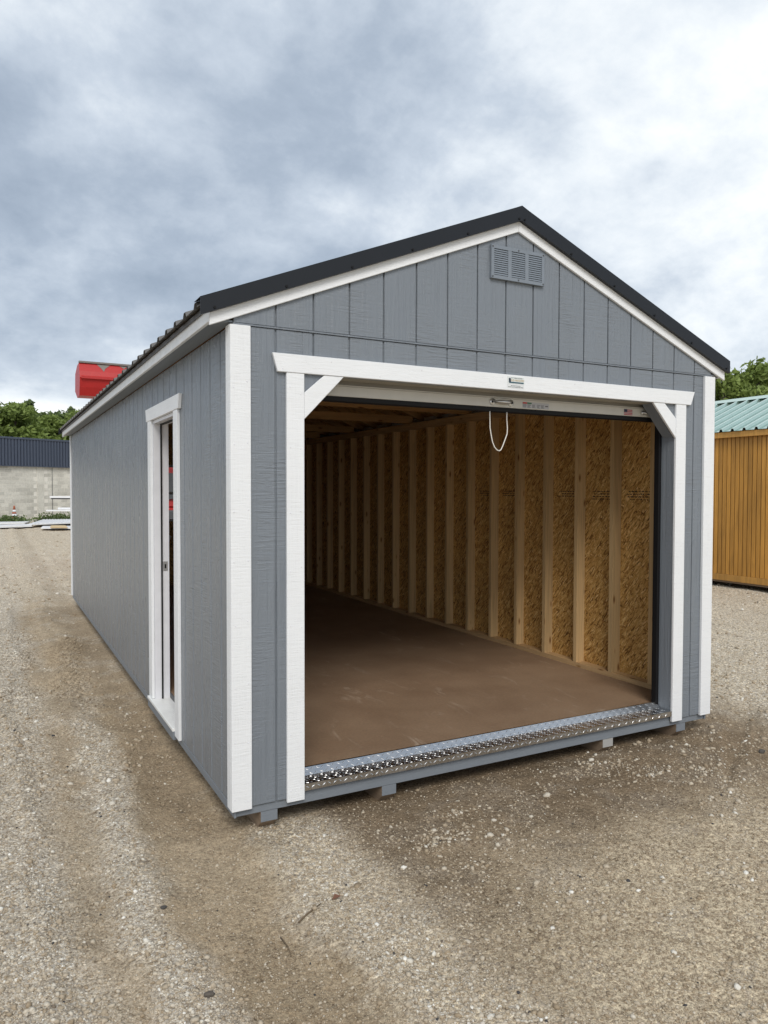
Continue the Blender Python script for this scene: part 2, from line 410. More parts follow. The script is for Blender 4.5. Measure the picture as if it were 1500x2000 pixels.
def block_mat():
    m, t, b = mat_new("painted_concrete_block"); setin(b, rough=0.85, spec=0.2)
    oi = nd(t, 'ShaderNodeObjectInfo')
    n = noise(t, scaled(t, (0.5, 0.5, 1.2)), 1, 5, 0.65); n2 = noise(t, scaled(t, (14, 14, 14)), 1, 4)
    c = ramp(t, n, [(0.3, (0.48, 0.46, 0.405)), (0.6, (0.63, 0.61, 0.545)), (0.8, (0.69, 0.665, 0.60))])
    c = mixc(t, 1.0, c, ramp(t, n2, [(0.3, (0.87,)*3), (0.7, (1.06,)*3)]), 'MULTIPLY')
    c = mixc(t, 1.0, c, ramp(t, oi.outputs['Random'], [(0, (0.82,)*3), (1, (1.1,)*3)]), 'MULTIPLY')
    lk(t, c, b.inputs['Base Color']); return m
mBlock = block_mat(); mMortar = plain("mortar", (0.72, 0.69, 0.62), 0.9)
mNavy = plain("navy_cladding", (0.052, 0.066, 0.098), 0.45)
def cedar_mat(name, col):
    m, t, b = mat_new(name); setin(b, rough=0.5, spec=0.4)
    oi = nd(t, 'ShaderNodeObjectInfo')
    g = noise(t, scaled(t, (30, 30, 1.3)), 1, 5, 0.6, 1.0); n = noise(t, scaled(t, (3, 3, 1.4)), 1, 3)
    c = ramp(t, g, [(0.3, tuple(x*0.75 for x in col)), (0.7, tuple(min(1, x*1.15) for x in col))])
    c = mixc(t, 1.0, c, ramp(t, n, [(0.3, (0.86,)*3), (0.7, (1.1,)*3)]), 'MULTIPLY')
    c = mixc(t, 1.0, c, ramp(t, oi.outputs['Random'], [(0, (0.8,)*3), (1, (1.16,)*3)]), 'MULTIPLY')
    lk(t, c, b.inputs['Base Color']); return m
mCedar = cedar_mat("honey_stained_board", (0.50, 0.245, 0.045)); mCedarTrim = cedar_mat("honey_stained_trim", (0.50, 0.26, 0.06))
mTeal = plain("pale_green_roof_metal", (0.52, 0.67, 0.60), 0.2, 0.8, 0.6)
mRed = plain("red_machine_paint", (0.45, 0.022, 0.02), 0.42)
mTyre = plain("tyre_rubber", (0.02, 0.02, 0.02), 0.85)
mDarkGray = plain("dark_gray_steel", (0.09, 0.09, 0.095), 0.6)
mWornSteel = plain("worn_steel", (0.22, 0.20, 0.18), 0.6, 0.4)
def glass_mat():
    m, t, b = mat_new("window_glass"); setin(b, color=(0.9, 0.93, 0.92), rough=0.03); b.inputs['Transmission Weight'].default_value = 1.0
    b.inputs['IOR'].default_value = 1.45; return m
mGlass = glass_mat()
mOrange = plain("cone_orange", (0.40, 0.125, 0.065), 0.8)
mWhitePl = plain("white_metal_sheet", (0.78, 0.79, 0.81), 0.45)
mPaper = plain("white_paper", (0.8, 0.8, 0.78), 0.7)

# ------------------------------------------------------------------ ground
GZ = -0.13
W, D, ZJ, SL = 3.44, 8.45, 2.39, 0.403
XC = W/2
def axis_coords(lo, hi, step, far0, far1, g=1.055):
    c = list(np.arange(lo, hi+1e-6, step))
    s = step; x = c[-1]
    while x < far1: s *= g; x += s; c.append(x)
    s = step; x = lo; left = []
    while x > far0: s *= g; x -= s; left.append(x)
    return np.array(left[::-1]+c)
def masks(X, Y):
    n = fbm(X*1.7, Y*1.7, 4, 3); n2 = fbm(X*6, Y*6, 4, 9)
    j = (n-0.5)*0.55+(n2-0.5)*0.22
    Xj = X+j*0.5
    near = sstep(4.0, 1.0, Y)                      # bands fade out behind the shed
    bandA = 1.25*np.exp(-((Xj-0.29)/0.18)**2)*sstep(0.25, -0.05, Y)           # pale chippings strip in front of corner
    bandA = bandA*(0.55+0.45*sstep(-1.2, -0.2, Y))+0.45*np.exp(-((Xj-0.42)/0.25)**2)*sstep(-0.7, -1.2, Y)
    bandB = np.exp(-((Xj+0.45)/0.12)**2)*near
    left = sstep(-0.62, -0.85, Xj)
    right = sstep(3.7, 4.6, Xj)
    far = sstep(7.0, 11.0, Y)
    speck = sstep(0.52, 0.7, n2)*0.35
    grav = np.clip(0.95*bandA+0.85*bandB+0.75*left+0.85*right+0.6*far+speck+0.10, 0, 1)
    brown1 = np.exp(-(((Xj+0.1)/0.24))**4)*near*sstep(-2.6, -1.6, Y+0.8)
    grav = np.clip(grav-0.5*brown1, 0, 1)
    inx = sstep(0.38, 0.62, Xj)*sstep(4.6, 3.3, X)
    mud2 = sstep(0.45, 0.62, Xj)*sstep(1.5, 0.8, X)*sstep(-1.75, -1.0, Y+j)*sstep(0, -0.6, Y)*0.75
    damp = np.maximum(inx, 0)*sstep(-1.25, -0.45, Y+j*1.3)*sstep(5.0, 0.5, Y)
    foot_damp_shade = np.exp(-((Y+0.06)/0.16)**2)*sstep(-0.2, 0.1, X)*sstep(3.8, 3.4, X)*0.3  # front foot band: moist ground plus contact shade painted in
    damp = np.clip(0.98*np.maximum(damp, mud2)+foot_damp_shade+0.08*brown1+0.3*np.exp(-((X+0.12)/0.14)**2)*sstep(-0.3, 0.5, Y), 0, 1)  # mask also carries a painted shade strip along the left wall foot
    pale = sstep(-0.7, -1.5, Y+j*0.9-0.1*X)*sstep(0.3, 1.1, Xj)*(1-0.3*bandA)+0.5*right+0.45*far+0.18+0.7*np.clip(bandA, 0, 1)
    return np.clip(grav, 0, 1), damp, np.clip(pale, 0, 1)
def height(X, Y):
    r = np.hypot(X-0.5, Y+1)
    fall = np.clip(6.0/(r+6.0), 0.12, 1)
    h = (fbm(X*0.45, Y*0.45, 3, 1)-0.5)*0.05
    h = h+(fbm(X*2.3, Y*2.3, 3, 2)-0.5)*0.028
    h = h+(fbm(X*9, Y*9, 3, 4)-0.5)*0.017
    h = h+(fbm(X*34, Y*34, 3, 5)-0.5)*0.012*fall
    j = (fbm(X*1.1, Y*1.1, 2, 8)-0.5)*0.35
    for xc, w, d in ((-0.08, 0.22, 0.022), (-0.68, 0.15, 0.016), (-1.75, 0.25, 0.02), (4.75, 0.2, 0.022), (5.9, 0.22, 0.03), (6.9, 0.2, 0.028), (8.1, 0.24, 0.022)):
        u = (X+j-xc)/w
        h = h-d*np.exp(-u**4)+0.6*d*np.exp(-((np.abs(u)-1.35)/0.3)**2)
    # tyre tread prints beside the long wall
    for xc, s, y0, y1 in ((-0.38, 1, 2.2, 6.6), (-0.78, -1, 2.8, 7.0), (-1.35, 1, 1.6, 4.2)):
        u = X-xc+0.10*np.sin(Y*0.7+xc)
        m = np.exp(-(u/0.17)**4)*sstep(y0, y0+0.6, Y)*sstep(y1, y1-0.8, Y)*sstep(0.35, 0.6, fbm(X*1.5, Y*1.5, 2, 21))
        ph = (Y+s*0.7*np.abs(u))/0.095
        h = h+m*0.022*np.tanh(2.5*np.sin(2*np.pi*ph))
    # shallow diagonal scrapes in the mud to the right of the ramp
    m = sstep(2.2, 3.2, X)*sstep(7, 4.5, X)*sstep(0.6, 0.0, Y)*sstep(-1.6, -0.8, Y)
    h = h+m*0.032*(fbm((X*0.85+Y*0.55)*0.8, (Y*0.85-X*0.55)*11, 3, 31)-0.5)*2
    under = sstep(-0.15, 0.1, X)*sstep(W+0.15, W-0.1, X)*sstep(-0.12, 0.1, Y)*sstep(D+0.2, D, Y)
    h = h*(1-0.8*under)-0.012*under
    return GZ+h-0.004
gx = axis_coords(-2.4, 4.4, 0.017, -420, 460); gy = np.unique(np.concatenate([axis_coords(-2.7, 2.6, 0.017, -260, 2.6), np.arange(2.62, 6.8, 0.027), axis_coords(6.8, 6.84, 0.03, 6.8, 700)]).round(4))
GX, GY = np.meshgrid(gx, gy)
GH = height(GX, GY)
nx, ny = len(gx), len(gy)
gv = np.stack([GX.ravel(), GY.ravel(), GH.ravel()], 1)
ii = np.arange(nx*ny).reshape(ny, nx)
gf = np.stack([ii[:-1, :-1].ravel(), ii[:-1, 1:].ravel(), ii[1:, 1:].ravel(), ii[1:, :-1].ravel()], 1)
gme = np_mesh("gravel_yard", gv, gf, mGround, True)
g_, d_, p_ = masks(GX, GY)
attr(gme, 'grav', g_); attr(gme, 'damp', d_); attr(gme, 'pale', p_)
ground = place("gravel_yard", gme); tag(ground, 'brown and gray gravel yard with tyre tracks and pale stone strips', 'ground', kind='structure')

# loose stones: one mass
ico = bmesh.new(); bmesh.ops.create_icosphere(ico, subdivisions=1, radius=1.0); ico.verts.index_update()
IV = np.array([v.co[:] for v in ico.verts]); IF = np.array([[v.index for v in f.verts] for f in ico.faces]); ico.free()
def clods(n, seed):
    """clusters of pale clods and stones in the churned mud in front"""
    r_ = np.random.default_rng(seed); cx = r_.uniform(0.7, 4.6, 60); cy_ = r_.uniform(-1.5, -0.12, 60); k = r_.integers(0, 60, n)
    sp_ = r_.uniform(0.03, 0.16, 60)[k]
    return cx[k]+r_.normal(0, 1, n)*sp_*1.5, cy_[k]+r_.normal(0, 1, n)*sp_*0.6
def scatter(n, rmin, rmax, smin, smax, seed, power=1.0, keep=0.0, clod=False):
    r_ = np.random.default_rng(seed)
    u = r_.random(n*4); r = rmin*(rmax/rmin)**(u**power)
    th = (YAW+0.0)+r_.uniform(-0.62, 0.62, n*4)
    x = CAM[0]+r*np.sin(th); y = CAM[1]+r*np.cos(th)
    g, d, p = masks(x, y)
    ok = r_.random(n*4) < (keep+(1-keep)*g**1.3)*(1-0.55*d)
    if clod is True: ok = r_.random(n*4) < (0.15+0.85*p)*(1-0.5*g)
    ok &= ~((x > -0.03) & (x < W+0.03) & (y > 0.12) & (y < D))
    if clod == 'cluster':
        x, y = clods(n, seed); g = np.full(n, 0.7)
    else: x, y, g = x[ok][:n], y[ok][:n], g[ok][:n]
    k = len(x)
    s = smin*(smax/smin)**(r_.random(k)**2.6)
    sx = s*r_.uniform(0.8, 1.35, k); sy = s*r_.uniform(0.7, 1.1, k); sz = s*r_.uniform(0.45, 0.85, k)
    V = IV[None]*(1+r_.uniform(-0.38, 0.34, (k, 12, 1)))+r_.uniform(-0.12, 0.12, (k, 12, 3))
    V = V*np.stack([sx, sy, sz], 1)[:, None, :]
    a = r_.uniform(0, 6.283, k); ca, sa = np.cos(a)[:, None], np.sin(a)[:, None]
    tl = r_.uniform(-0.5, 0.5, k); ct, st = np.cos(tl)[:, None], np.sin(tl)[:, None]
    X0, Y0, Z0 = V[..., 0], V[..., 1], V[..., 2]
    Y1, Z1 = Y0*ct-Z0*st, Y0*st+Z0*ct
    V = np.stack([X0*ca-Y1*sa+x[:, None], X0*sa+Y1*ca+y[:, None], Z1+(height(x, y)+sz*0.22)[:, None]], -1)
    tone = np.clip(0.22+0.42*r_.random(k)+0.30*g*r_.random(k)+0.28*(r_.random(k) < 0.10)-0.6*(r_.random(k) < 0.006), 0, 1)
    if clod is True: tone = r_.uniform(0.22, 0.66, k)
    F = IF[None]+(np.arange(k)*12)[:, None, None]
    return V.reshape(-1, 3), F.reshape(-1, 3), np.repeat(tone, 12)
parts = [scatter(2600, 1.9, 6.0, 0.004, 0.016, 19, 1.0, 0.2, 'cluster'), scatter(34000, 1.9, 6.0, 0.0022, 0.008, 9, 1.0, 0.2, True), scatter(56000, 1.9, 6.5, 0.0022, 0.0075, 1, 1.0, 0.16), scatter(9000, 1.9, 8, 0.005, 0.0145, 2, 1.0, 0.06),
         scatter(20000, 4.5, 16, 0.006, 0.020, 3, 0.9, 0.30), scatter(7000, 12, 38, 0.014, 0.040, 4, 0.8, 0.5)]
off = 0; Vs, Fs, Ts = [], [], []
for v, f, t_ in parts:
    Vs.append(v); Fs.append(f+off); Ts.append(t_); off += len(v)
sme = np_mesh("loose_gravel", np.concatenate(Vs), np.concatenate(Fs), mStone); attr(sme, 'tone', np.concatenate(Ts))
tag(place("loose_gravel", sme), 'pale and brown loose gravel chippings strewn over the yard', 'gravel', kind='stuff')

# ------------------------------------------------------------------ the gray garage shed
shed = empty("garage_shed", (W/2, D/2, GZ)); tag(shed, 'gray portable garage shed with white trim, black roof edge and open roll-up door', 'shed')
def zu(x): return 3.195-SL*abs(x-XC)          # underside of roof deck
G8 = 0.2032; X0 = 0.2184
SID = 0.011
def clip_cols(a0, a1, z0, ztop, holes):
    """rectangles covering strip a0..a1, z0..ztop(a) minus rectangular holes (h0,h1,hz0,hz1) -> list of (a,b,z,ztopflag/num)"""
    cuts = sorted({a0, a1, *[h for H in holes for h in H[:2] if a0 < h < a1]})
    out = []
    for a, b in zip(cuts[:-1], cuts[1:]):
        if b-a < 0.004: continue
        m = (a+b)/2; zs = [(z0, None)]
        for h0, h1, hz0, hz1 in holes:
            if h0 < m < h1:
                zs = []
                if hz0 > z0: zs.append((z0, hz0))
                zs.append((hz1, None))
        for za, zb in zs: out.append((a, b, za, zb))
    return out
_sm = {}
def siding(parent, axis, plane, outward, a_list, z0, ztop, holes=(), mat=None, gap=0.0085, name='siding_board', thick=SID, ridge=None, bev=0.0028):
    """vertical strips; axis 0: strips spread along x at y=plane; axis 1: along y at x=plane. outward = +-1"""
    mat = mat or mGray
    for a0, a1 in zip(a_list[:-1], a_list[1:]):
        s0, s1 = a0+gap/2, a1-gap/2
        if s1-s0 < 0.01: continue
        mb = MB()
        for a, b, za, zb in clip_cols(s0, s1, z0, ztop, holes):
            p0, p1 = plane, plane+outward*(-thick)
            if zb is None and ridge is not None and a < ridge < b:
                poly = [(a, za), (b, za), (b, ztop(b)), (ridge, ztop(ridge)), (a, ztop(a))]
            else:
                poly = [(a, za), (b, za), (b, ztop(b) if zb is None else zb), (a, ztop(a) if zb is None else zb)]
            if min(q[1] for q in poly[2:]) - za < 0.003: continue
            mb.prism(poly, 1 if axis == 0 else 0, p0, p1, bev)
        if mb.v: mb.build(name, mat, parent)
# opening of the roll-up door and the side door
OX0, OX1, OZ = 0.362, 3.076, 2.17
DY0, DY1, DZ = 1.265, 2.03, 2.085
# front wall (x along, y=0)
FT = 0.096            # wall thickness
front = MB()
yb0, yb1 = 0.0085, FT-0.002
for (a, b, z0, z1) in ((0.012, OX0, 0.0, ZJ), (OX1, W-0.012, 0.0, ZJ)):
    front.box(a, b, yb0, 0.0125, z0, z1)
front.box(OX0, OX1, yb0, 0.0125, OZ, ZJ)
front.prism([(0.012, ZJ), (W-0.012, ZJ), (W-0.012, zu(W-0.012)-0.01), (XC, zu(XC)-0.01), (0.012, zu(0.012)-0.01)], 1, yb0, 0.0125)
fw_o = front.build("front_wall", mGray, shed)
xs = [0.0]+[X0+G8*k for k in range(16)]+[W]
siding(fw_o, 0, 0.0, -1, xs, 0.0, lambda x: ZJ-0.006, [(OX0, OX1, -1, OZ)])
siding(fw_o, 0, -0.003, -1, xs, ZJ+0.004, lambda x: zu(x)-0.004, (), ridge=XC)
MB().box(0.0, W, -0.006, 0.004, ZJ-0.0045, ZJ+0.0025).build("drip_flashing", mGray, fw_o)
# door reveal
MB().box(OX1, OX1+0.012, 0.0135, FT+0.01, 0.03, OZ).build("door_jamb", mGrayJamb, shed)
MB().box(OX0-0.012, OX0, 0.0135, FT+0.01, 0.03, OZ).build("door_jamb", mGrayJamb, shed)
MB().box(OX0+0.001, OX1-0.001, 0.0135, FT+0.01, OZ, OZ+0.03).build("door_head_lining", trim_paint("tan_head_board", (0.36, 0.33, 0.27), 'x', 0.5), shed)
for s in (0, 1):
    def fx(x): return x if s == 0 else OX0+OX1-x
    MB().prism([(fx(OX0), OZ), (fx(OX0+0.165), OZ), (fx(OX0), OZ-0.165)], 1, 0.0, 0.010).build("corner_panel", mGray, fw_o)
    MB().prism([(fx(OX0+0.205), OZ-0.001), (fx(OX0+0.190), OZ-0.001), (fx(OX0), OZ-0.206), (fx(OX0), OZ-0.221)], 1, 0.0125, FT).build("corner_lining", mGrayJamb, shed)
# front trim boards
def tboard(name, mat, poly, y0=-0.0185, y1=-0.0002, parent=shed): return MB().prism(poly, 1, y0, y1, 0.0022).build(name, mat, parent)
def rect(a, b, c, d): return [(a, c), (b, c), (b, d), (a, d)]
tboard("corner_trim", mWhiteZ, rect(-0.0185, 0.084, -0.004, ZJ-0.008), -0.0205, -0.0002)
tboard("corner_trim", mWhiteZ, rect(W-0.084, W+0.0185, -0.004, ZJ-0.008), -0.0205, -0.0002)
MB().box(-0.0183, -0.0002, 0.0002, 0.062, -0.004, 2.385, 0.0018).build("corner_trim", mWhiteZ, shed)
MB().box(W+0.0002, W+0.0183, 0.0002, 0.062, -0.004, 2.385, 0.0018).build("corner_trim", mWhiteZ, shed)
for x0, x1, xx in ((-0.0183, -0.0002, 0), (W+0.0002, W+0.0183, 1)):
    MB().box(x0, x1, D-0.06, D+0.018, -0.004, 2.385, 0.0018).build("corner_trim", mWhiteZ, shed)
tboard("door_post_trim", mWhiteZ, rect(0.270, OX0+0.003, -0.013, OZ+0.001))
tboard("door_post_trim", mWhiteZ, rect(OX1-0.002, 3.171, -0.010, OZ+0.001))
header = tboard("header_trim", mWhiteX, [(0.222, OZ+0.002), (3.214, OZ+0.002), (3.250, 2.264), (0.195, 2.264)], -0.0215)
for s in (0, 1):
    def fx(x): return x if s == 0 else OX0+OX1-x
    tboard("corner_brace_trim", mWhiteZ if False else mWhiteX, [(fx(OX0+0.004), 2.075), (fx(OX0+0.004), 1.942), (fx(0.586), OZ+0.001), (fx(0.476), OZ+0.001)], -0.0175)
def nails(board, pts, r=0.0035, y=-0.0208):
    mb = MB()
    for x, z in pts: mb.lathe([(r, -0.0012), (r*1.3, 0.0006)], (x, y, z), 1, 8)
    o = mb.build("nail_heads", mWhiteSm, board); o['kind'] = 'stuff'
for o_ in [c for c in shed.children if c.name.startswith(("corner_trim", "door_post_trim"))]:
    vs = [v.co for v in o_.data.vertices]; xa, xb_ = min(v.x for v in vs), max(v.x for v in vs); ya = min(v.y for v in vs)
    if ya > -0.01 or ya < -0.03: continue
    rr = random.Random(int(xa*1000)); pts = []
    z = 0.05
    while z < max(v.z for v in vs)-0.03:
        pts += [(xa+0.018+rr.uniform(-0.004, 0.004), z+rr.uniform(-0.02, 0.02)), (xb_-0.018+rr.uniform(-0.004, 0.004), z+rr.uniform(-0.02, 0.02))]; z += 0.29+rr.uniform(-0.03, 0.03)
    nails(o_, pts, 0.0035, ya)
rr = random.Random(4)
nails(header, [(0.26+k*0.27+rr.uniform(-0.02, 0.02), 2.188+0.055*(k % 2)) for k in range(11)], 0.0035, -0.0215)
# rim joist, skids, underside
MB().box(0.012, W-0.012, 0.013, 0.050, -0.044, 0.0295, 0.002).build("rim_board", mGrayTrim, shed)
MB().box(0.0, 0.0115, 0.004, D, -0.046, -0.0008, 0.002).build("rim_board", mGrayTrimY, shed)
MB().box(W-0.0115, W, 0.004, D, -0.046, -0.0008, 0.002).build("rim_board", mGrayTrimY, shed)
MB().box(0.0125, W-0.0125, 0.052, D-0.02, -0.03, 0.020).build("floor_frame", mSkid, shed)
MB().box(0.1125, W-0.014, 0.128, D-0.02, 0.0205, 0.0812).build("floor", mFloor, shed)
MB().box(0.1055, 0.1122, DY0, DY1, 0.0205, 0.078).build("floor_edge_strip", mDarkGray, shed)
for i, xc in enumerate((0.184, 0.876, 2.508, 3.196)):
    sk = MB().prism([(0.016, -0.0445), (0.016, -0.098), (0.075, -0.150), (D-0.1, -0.150), (D-0.1, -0.0445)], 0, xc-0.044, xc+0.044, 0.002).build("skid", mSkid, shed)
    MB().box(xc-0.044, xc+0.044, 0.0135, 0.0156, -0.0978, -0.0447).build("sawn_end" if i == 2 else "painted_end", mSawn if i == 2 else mGrayTrim, sk)
# diamond tread plate at the sill
prof = [(-0.0145, 0.030), (-0.0145, 0.0655), (0.090, 0.0660), (0.124, 0.0965), (0.136, 0.0968)]
inner = [(y+0.0, z-0.003) if i > 1 else (y+0.003, z-(0.003 if i == 1 else 0)) for i, (y, z) in enumerate(prof)]
tread = MB().prism(prof+inner[::-1], 0, OX0+0.004, OX1-0.006).build("tread_plate", mTread, shed)
lug = MB()
def add_lugs(p0, p1, skip=0.007):
    (ya, za), (yb, zb) = p0, p1; L = math.hypot(yb-ya, zb-za); ty, tz = (yb-ya)/L, (zb-za)/L; ny_, nz_ = -tz, ty
    pu = 0.031; rp_ = 0.024; rows = max(1, int((L-2*skip)/rp_)+1); base = (L-(rows-1)*rp_)/2
    for r in range(rows):
        v0 = base+r*rp_; n = int((OX1-OX0-0.04)/pu)
        for k in range(n):
            u0 = OX0+0.02+pu*k+(pu/2 if r % 2 else 0); an = 0.6 if (k+r) % 2 else -0.6
            c, s = math.cos(an), math.sin(an); hl, hw, hh = 0.0135, 0.0030, 0.0017
            pts = []
            for (a, b, h) in ((-hl, 0, 0), (0, -hw, 0), (hl, 0, 0), (0, hw, 0), (-hl*0.55, 0, hh), (hl*0.55, 0, hh)):
                uu = u0+a*c-b*s; vv = v0+a*s+b*c
                pts.append((uu, ya+ty*vv+ny_*h, za+tz*vv+nz_*h))
            lug.add(pts, [(0, 1, 4), (1, 5, 4), (1, 2, 5), (2, 3, 5), (3, 4, 5), (3, 0, 4)])
add_lugs(prof[0], prof[1]); add_lugs(prof[1], prof[2]); add_lugs(prof[2], prof[3])
lo = lug.build("tread_lugs", mTread, tread); lo['kind'] = 'stuff'

# left wall (y along, x=0) with side door
ys_ = [0.0, 0.02]+[0.02+0.0+G8*k for k in range(1, 42)]
ys_ = [y for y in ys_ if y < D-0.05]+[D]
lw = MB()
for a, b, z0, z1 in ((0.0, DY0, 0, ZJ), (DY1, D, 0, ZJ), (DY0, DY1, DZ, ZJ)): lw.box(0.0085, 0.0125, a+0.013 if a == 0 else a, b, z0, z1)
lw_o = lw.build("left_wall", mGray, shed)
lin = MB()
for a, b, z0, z1 in ((0.013, DY0, 0, ZJ), (DY1, D-0.013, 0, ZJ), (DY0, DY1, DZ, ZJ)): lin.box(0.0127, 0.0132, a, b, z0, z1)
lin.build("lining_board", mOsbYZ, lw_o)
siding(lw_o, 1, 0.0, -1, ys_, 0.0, lambda y: ZJ, [(DY0, DY1, -1, DZ)], gap=0.0135, bev=0.0045)
rw = MB().box(W-0.0125, W-0.0085, 0.013, D, 0, ZJ).build("right_wall", mGray, shed)
MB().box(W-0.0132, W-0.0127, 0.013, D-0.013, 0, ZJ).build("lining_board", mOsbYZ, rw)
siding(rw, 1, W, 1, ys_, 0.0, lambda y: ZJ)
# back wall with a window
WX0, WX1, WZ0, WZ1 = 1.28, 1.90, 1.08, 1.98
bw = MB()
for a, b, z0, z1 in ((0.013, WX0, 0, ZJ), (WX1, W-0.013, 0, ZJ), (WX0, WX1, 0, WZ0), (WX0, WX1, WZ1, ZJ)): bw.box(a, b, D-0.0125, D-0.0085, z0, z1)
bw.prism([(0.012, ZJ), (W-0.012, ZJ), (W-0.012, zu(W-0.012)-0.01), (XC, zu(XC)-0.01), (0.012, zu(0.012)-0.01)], 1, D-0.0125, D-0.0085)
bw_o = bw.build("back_wall", mOsbXZ, shed)
siding(bw_o, 0, D, 1, xs, 0.0, lambda x: zu(x)-0.004, [(WX0, WX1, WZ0, WZ1)], ridge=XC)
win = MB()
for a, b, z0, z1 in ((WX0, WX0+0.04, WZ0, WZ1), (WX1-0.04, WX1, WZ0, WZ1), (WX0+0.04, WX1-0.04, WZ0, WZ0+0.04), (WX0+0.04, WX1-0.04, WZ1-0.04, WZ1)):
    win.box(a, b, D-0.05, D+0.01, z0, z1)
wo = win.build("window", mWhiteSm, shed)
MB().box(WX0+0.04, WX1-0.04, D-0.03, D-0.005, 1.51, 1.55).build("meeting_rail", mWhiteSm, wo)
for z0, z1 in ((WZ0+0.04, 1.51), (1.55, WZ1-0.04)): MB().box(WX0+0.04, WX1-0.04, D-0.021, D-0.017, z0, z1).build("pane", mGlass, wo)

# side door: casing, jambs, threshold, leaf swung inside
side = MB().box(0.0002, 0.105, DY1-0.022, DY1-0.0005, 0.042, DZ-0.0225).build("side_door_frame", mWhiteSm, shed)
MB().box(0.0002, 0.105, DY0+0.0005, DY0+0.022, 0.042, DZ-0.0225).build("jamb", mWhiteSm, side)
MB().box(0.0002, 0.105, DY0+0.0005, DY1-0.0005, DZ-0.022, DZ-0.0005).build("head_jamb", mWhiteSm, side)
MB().box(0.046, 0.056, DY1-0.034, DY1-0.0225, 0.042, DZ-0.0225).build("weather_strip", mBlack, side)
MB().box(0.046, 0.056, DY0+0.0225, DY1-0.0345, DZ-0.034, DZ-0.0225).build("weather_strip", mBlack, side)
sp = MB().box(0.062, 0.094, DY1-0.0245, DY1-0.0222, 0.985, 1.055, 0.0008).build("strike_plate", mSteel, side)
MB().box(0.072, 0.083, DY1-0.0256, DY1-0.0247, 1.005, 1.035).build("latch_hole", mBlack, sp)
cas = MB().box(-0.0195, -0.0002, DY0-0.115, DY0+0.002, -0.006, DZ, 0.002).build("door_casing", mWhiteZ, shed)
MB().box(-0.0195, -0.0002, DY1-0.002, DY1+0.113, 0.043, DZ, 0.002).build("door_casing", mWhiteZ, shed)
MB().prism([(DY0-0.150, DZ+0.001), (DY1+0.150, DZ+0.001), (DY1+0.178, DZ+0.092), (DY0-0.178, DZ+0.092)], 0, -0.0225, -0.0002, 0.002).build("door_head_casing", mWhiteY, shed)
mSill = plain("white_aluminium_sill", (0.82, 0.82, 0.80), 0.4, 0.15)
th = MB().box(-0.034, 0.110, DY0+0.003, DY1+0.113, 0.022, 0.0415, 0.002).build("threshold", mSill, shed)
for k in range(9): MB().box(-0.026+k*0.0105, -0.021+k*0.0105, DY0+0.006, DY1-0.024, 0.0417, 0.0438).build("ridge", mSill, th)
MB().box(-0.030, -0.0005, DY0+0.004, DY1+0.110, -0.034, 0.0215, 0.002).build("sill_board", mGrayTrimY, shed)
leaf = MB(); ang = math.radians(152)
lf = MB().box(0.0, 0.72, -0.022, 0.022, 0.05, 2.05, 0.002).build("door_leaf", mWhiteSm, shed, loc=(0.125, DY0+0.03, 0)); lf.rotation_euler = (0, 0, math.pi/2-ang)
for z0, z1 in ((0.2, 0.95), (1.1, 1.9)):
    MB().box(0.1, 0.62, 0.0221, 0.027, z0, z1, 0.002).build("door_panel", mWhiteSm, lf, world=False)
MB().lathe([(0.026, 0.0), (0.03, 0.02), (0.012, 0.03)], (0.66, 0.022, 1.0), 1, 16).build("door_knob", mSteel, lf, True, world=False)

# eaves, fascia and rake trim
YF0, YF1 = -0.0005, D+0.02
EX = 0.098
for s in (0, 1):
    def fx(x): return x if s == 0 else W-x
    MB().box(min(fx(-EX-0.019), fx(-EX)), max(fx(-EX-0.019), fx(-EX)), YF0, YF1, 2.386, zu(-EX)-0.004, 0.002).build("eave_fascia", mWhiteY, shed)
    MB().box(min(fx(-EX), fx(-0.0005)), max(fx(-EX), fx(-0.0005)), YF0, YF1, 2.394, 2.402).build("eave_soffit", mGrayTrimY, shed)
    for yy, y0, y1 in (('f', -0.0195, -0.0035), ('b', D+0.0205, D+0.036)):
        xo = -EX-0.0195
        poly = [(fx(XC-0.001), 3.106), (fx(XC-0.001), 3.190), (fx(xo), 3.190-SL*(XC-xo)), (fx(xo), 3.106-SL*(XC-xo))]
        MB().prism(poly, 1, y0, y1, 0.002).build("rake_board", mWhiteX, shed)
        y0b, y1b = (-0.047, -0.0445) if yy == 'f' else (D+0.038, D+0.0405)
        xb = -0.168 if s == 0 else -0.138
        # folded rake trim: vertical face plus return leg over the roof
        poly = [(fx(XC), 3.164), (fx(XC), 3.246), (fx(xb), 3.246-SL*(XC-xb)), (fx(xb), 3.164-SL*(XC-xb))]
        rk = MB().prism(poly, 1, y0b, y1b)
        poly2 = [(fx(XC), 3.2465), (fx(XC), 3.2490), (fx(xb), 3.2490-SL*(XC-xb)), (fx(xb), 3.2465-SL*(XC-xb))]
        rk.prism(poly2, 1, y0b, y0b+0.12 if yy == 'f' else y0b-0.12)
        poly3 = [(fx(XC), 3.164), (fx(XC), 3.1665), (fx(xb), 3.1665-SL*(XC-xb)), (fx(xb), 3.164-SL*(XC-xb))]
        rk.prism(poly3, 1, y1b if yy == 'f' else y0b, -0.0215 if yy == 'f' else D+0.037)
        ro = rk.build("rake_trim", mBlackMetal, shed)
        if yy == 'f':
            for k in range(6):
                x = fx(-0.1+k*0.36); z = 3.178-SL*abs(x-XC)
                MB().lathe([(0.0065, -0.005), (0.0065, 0.0)], (x, -0.0472, z), 1, 8).build("screw", mBlack, ro)
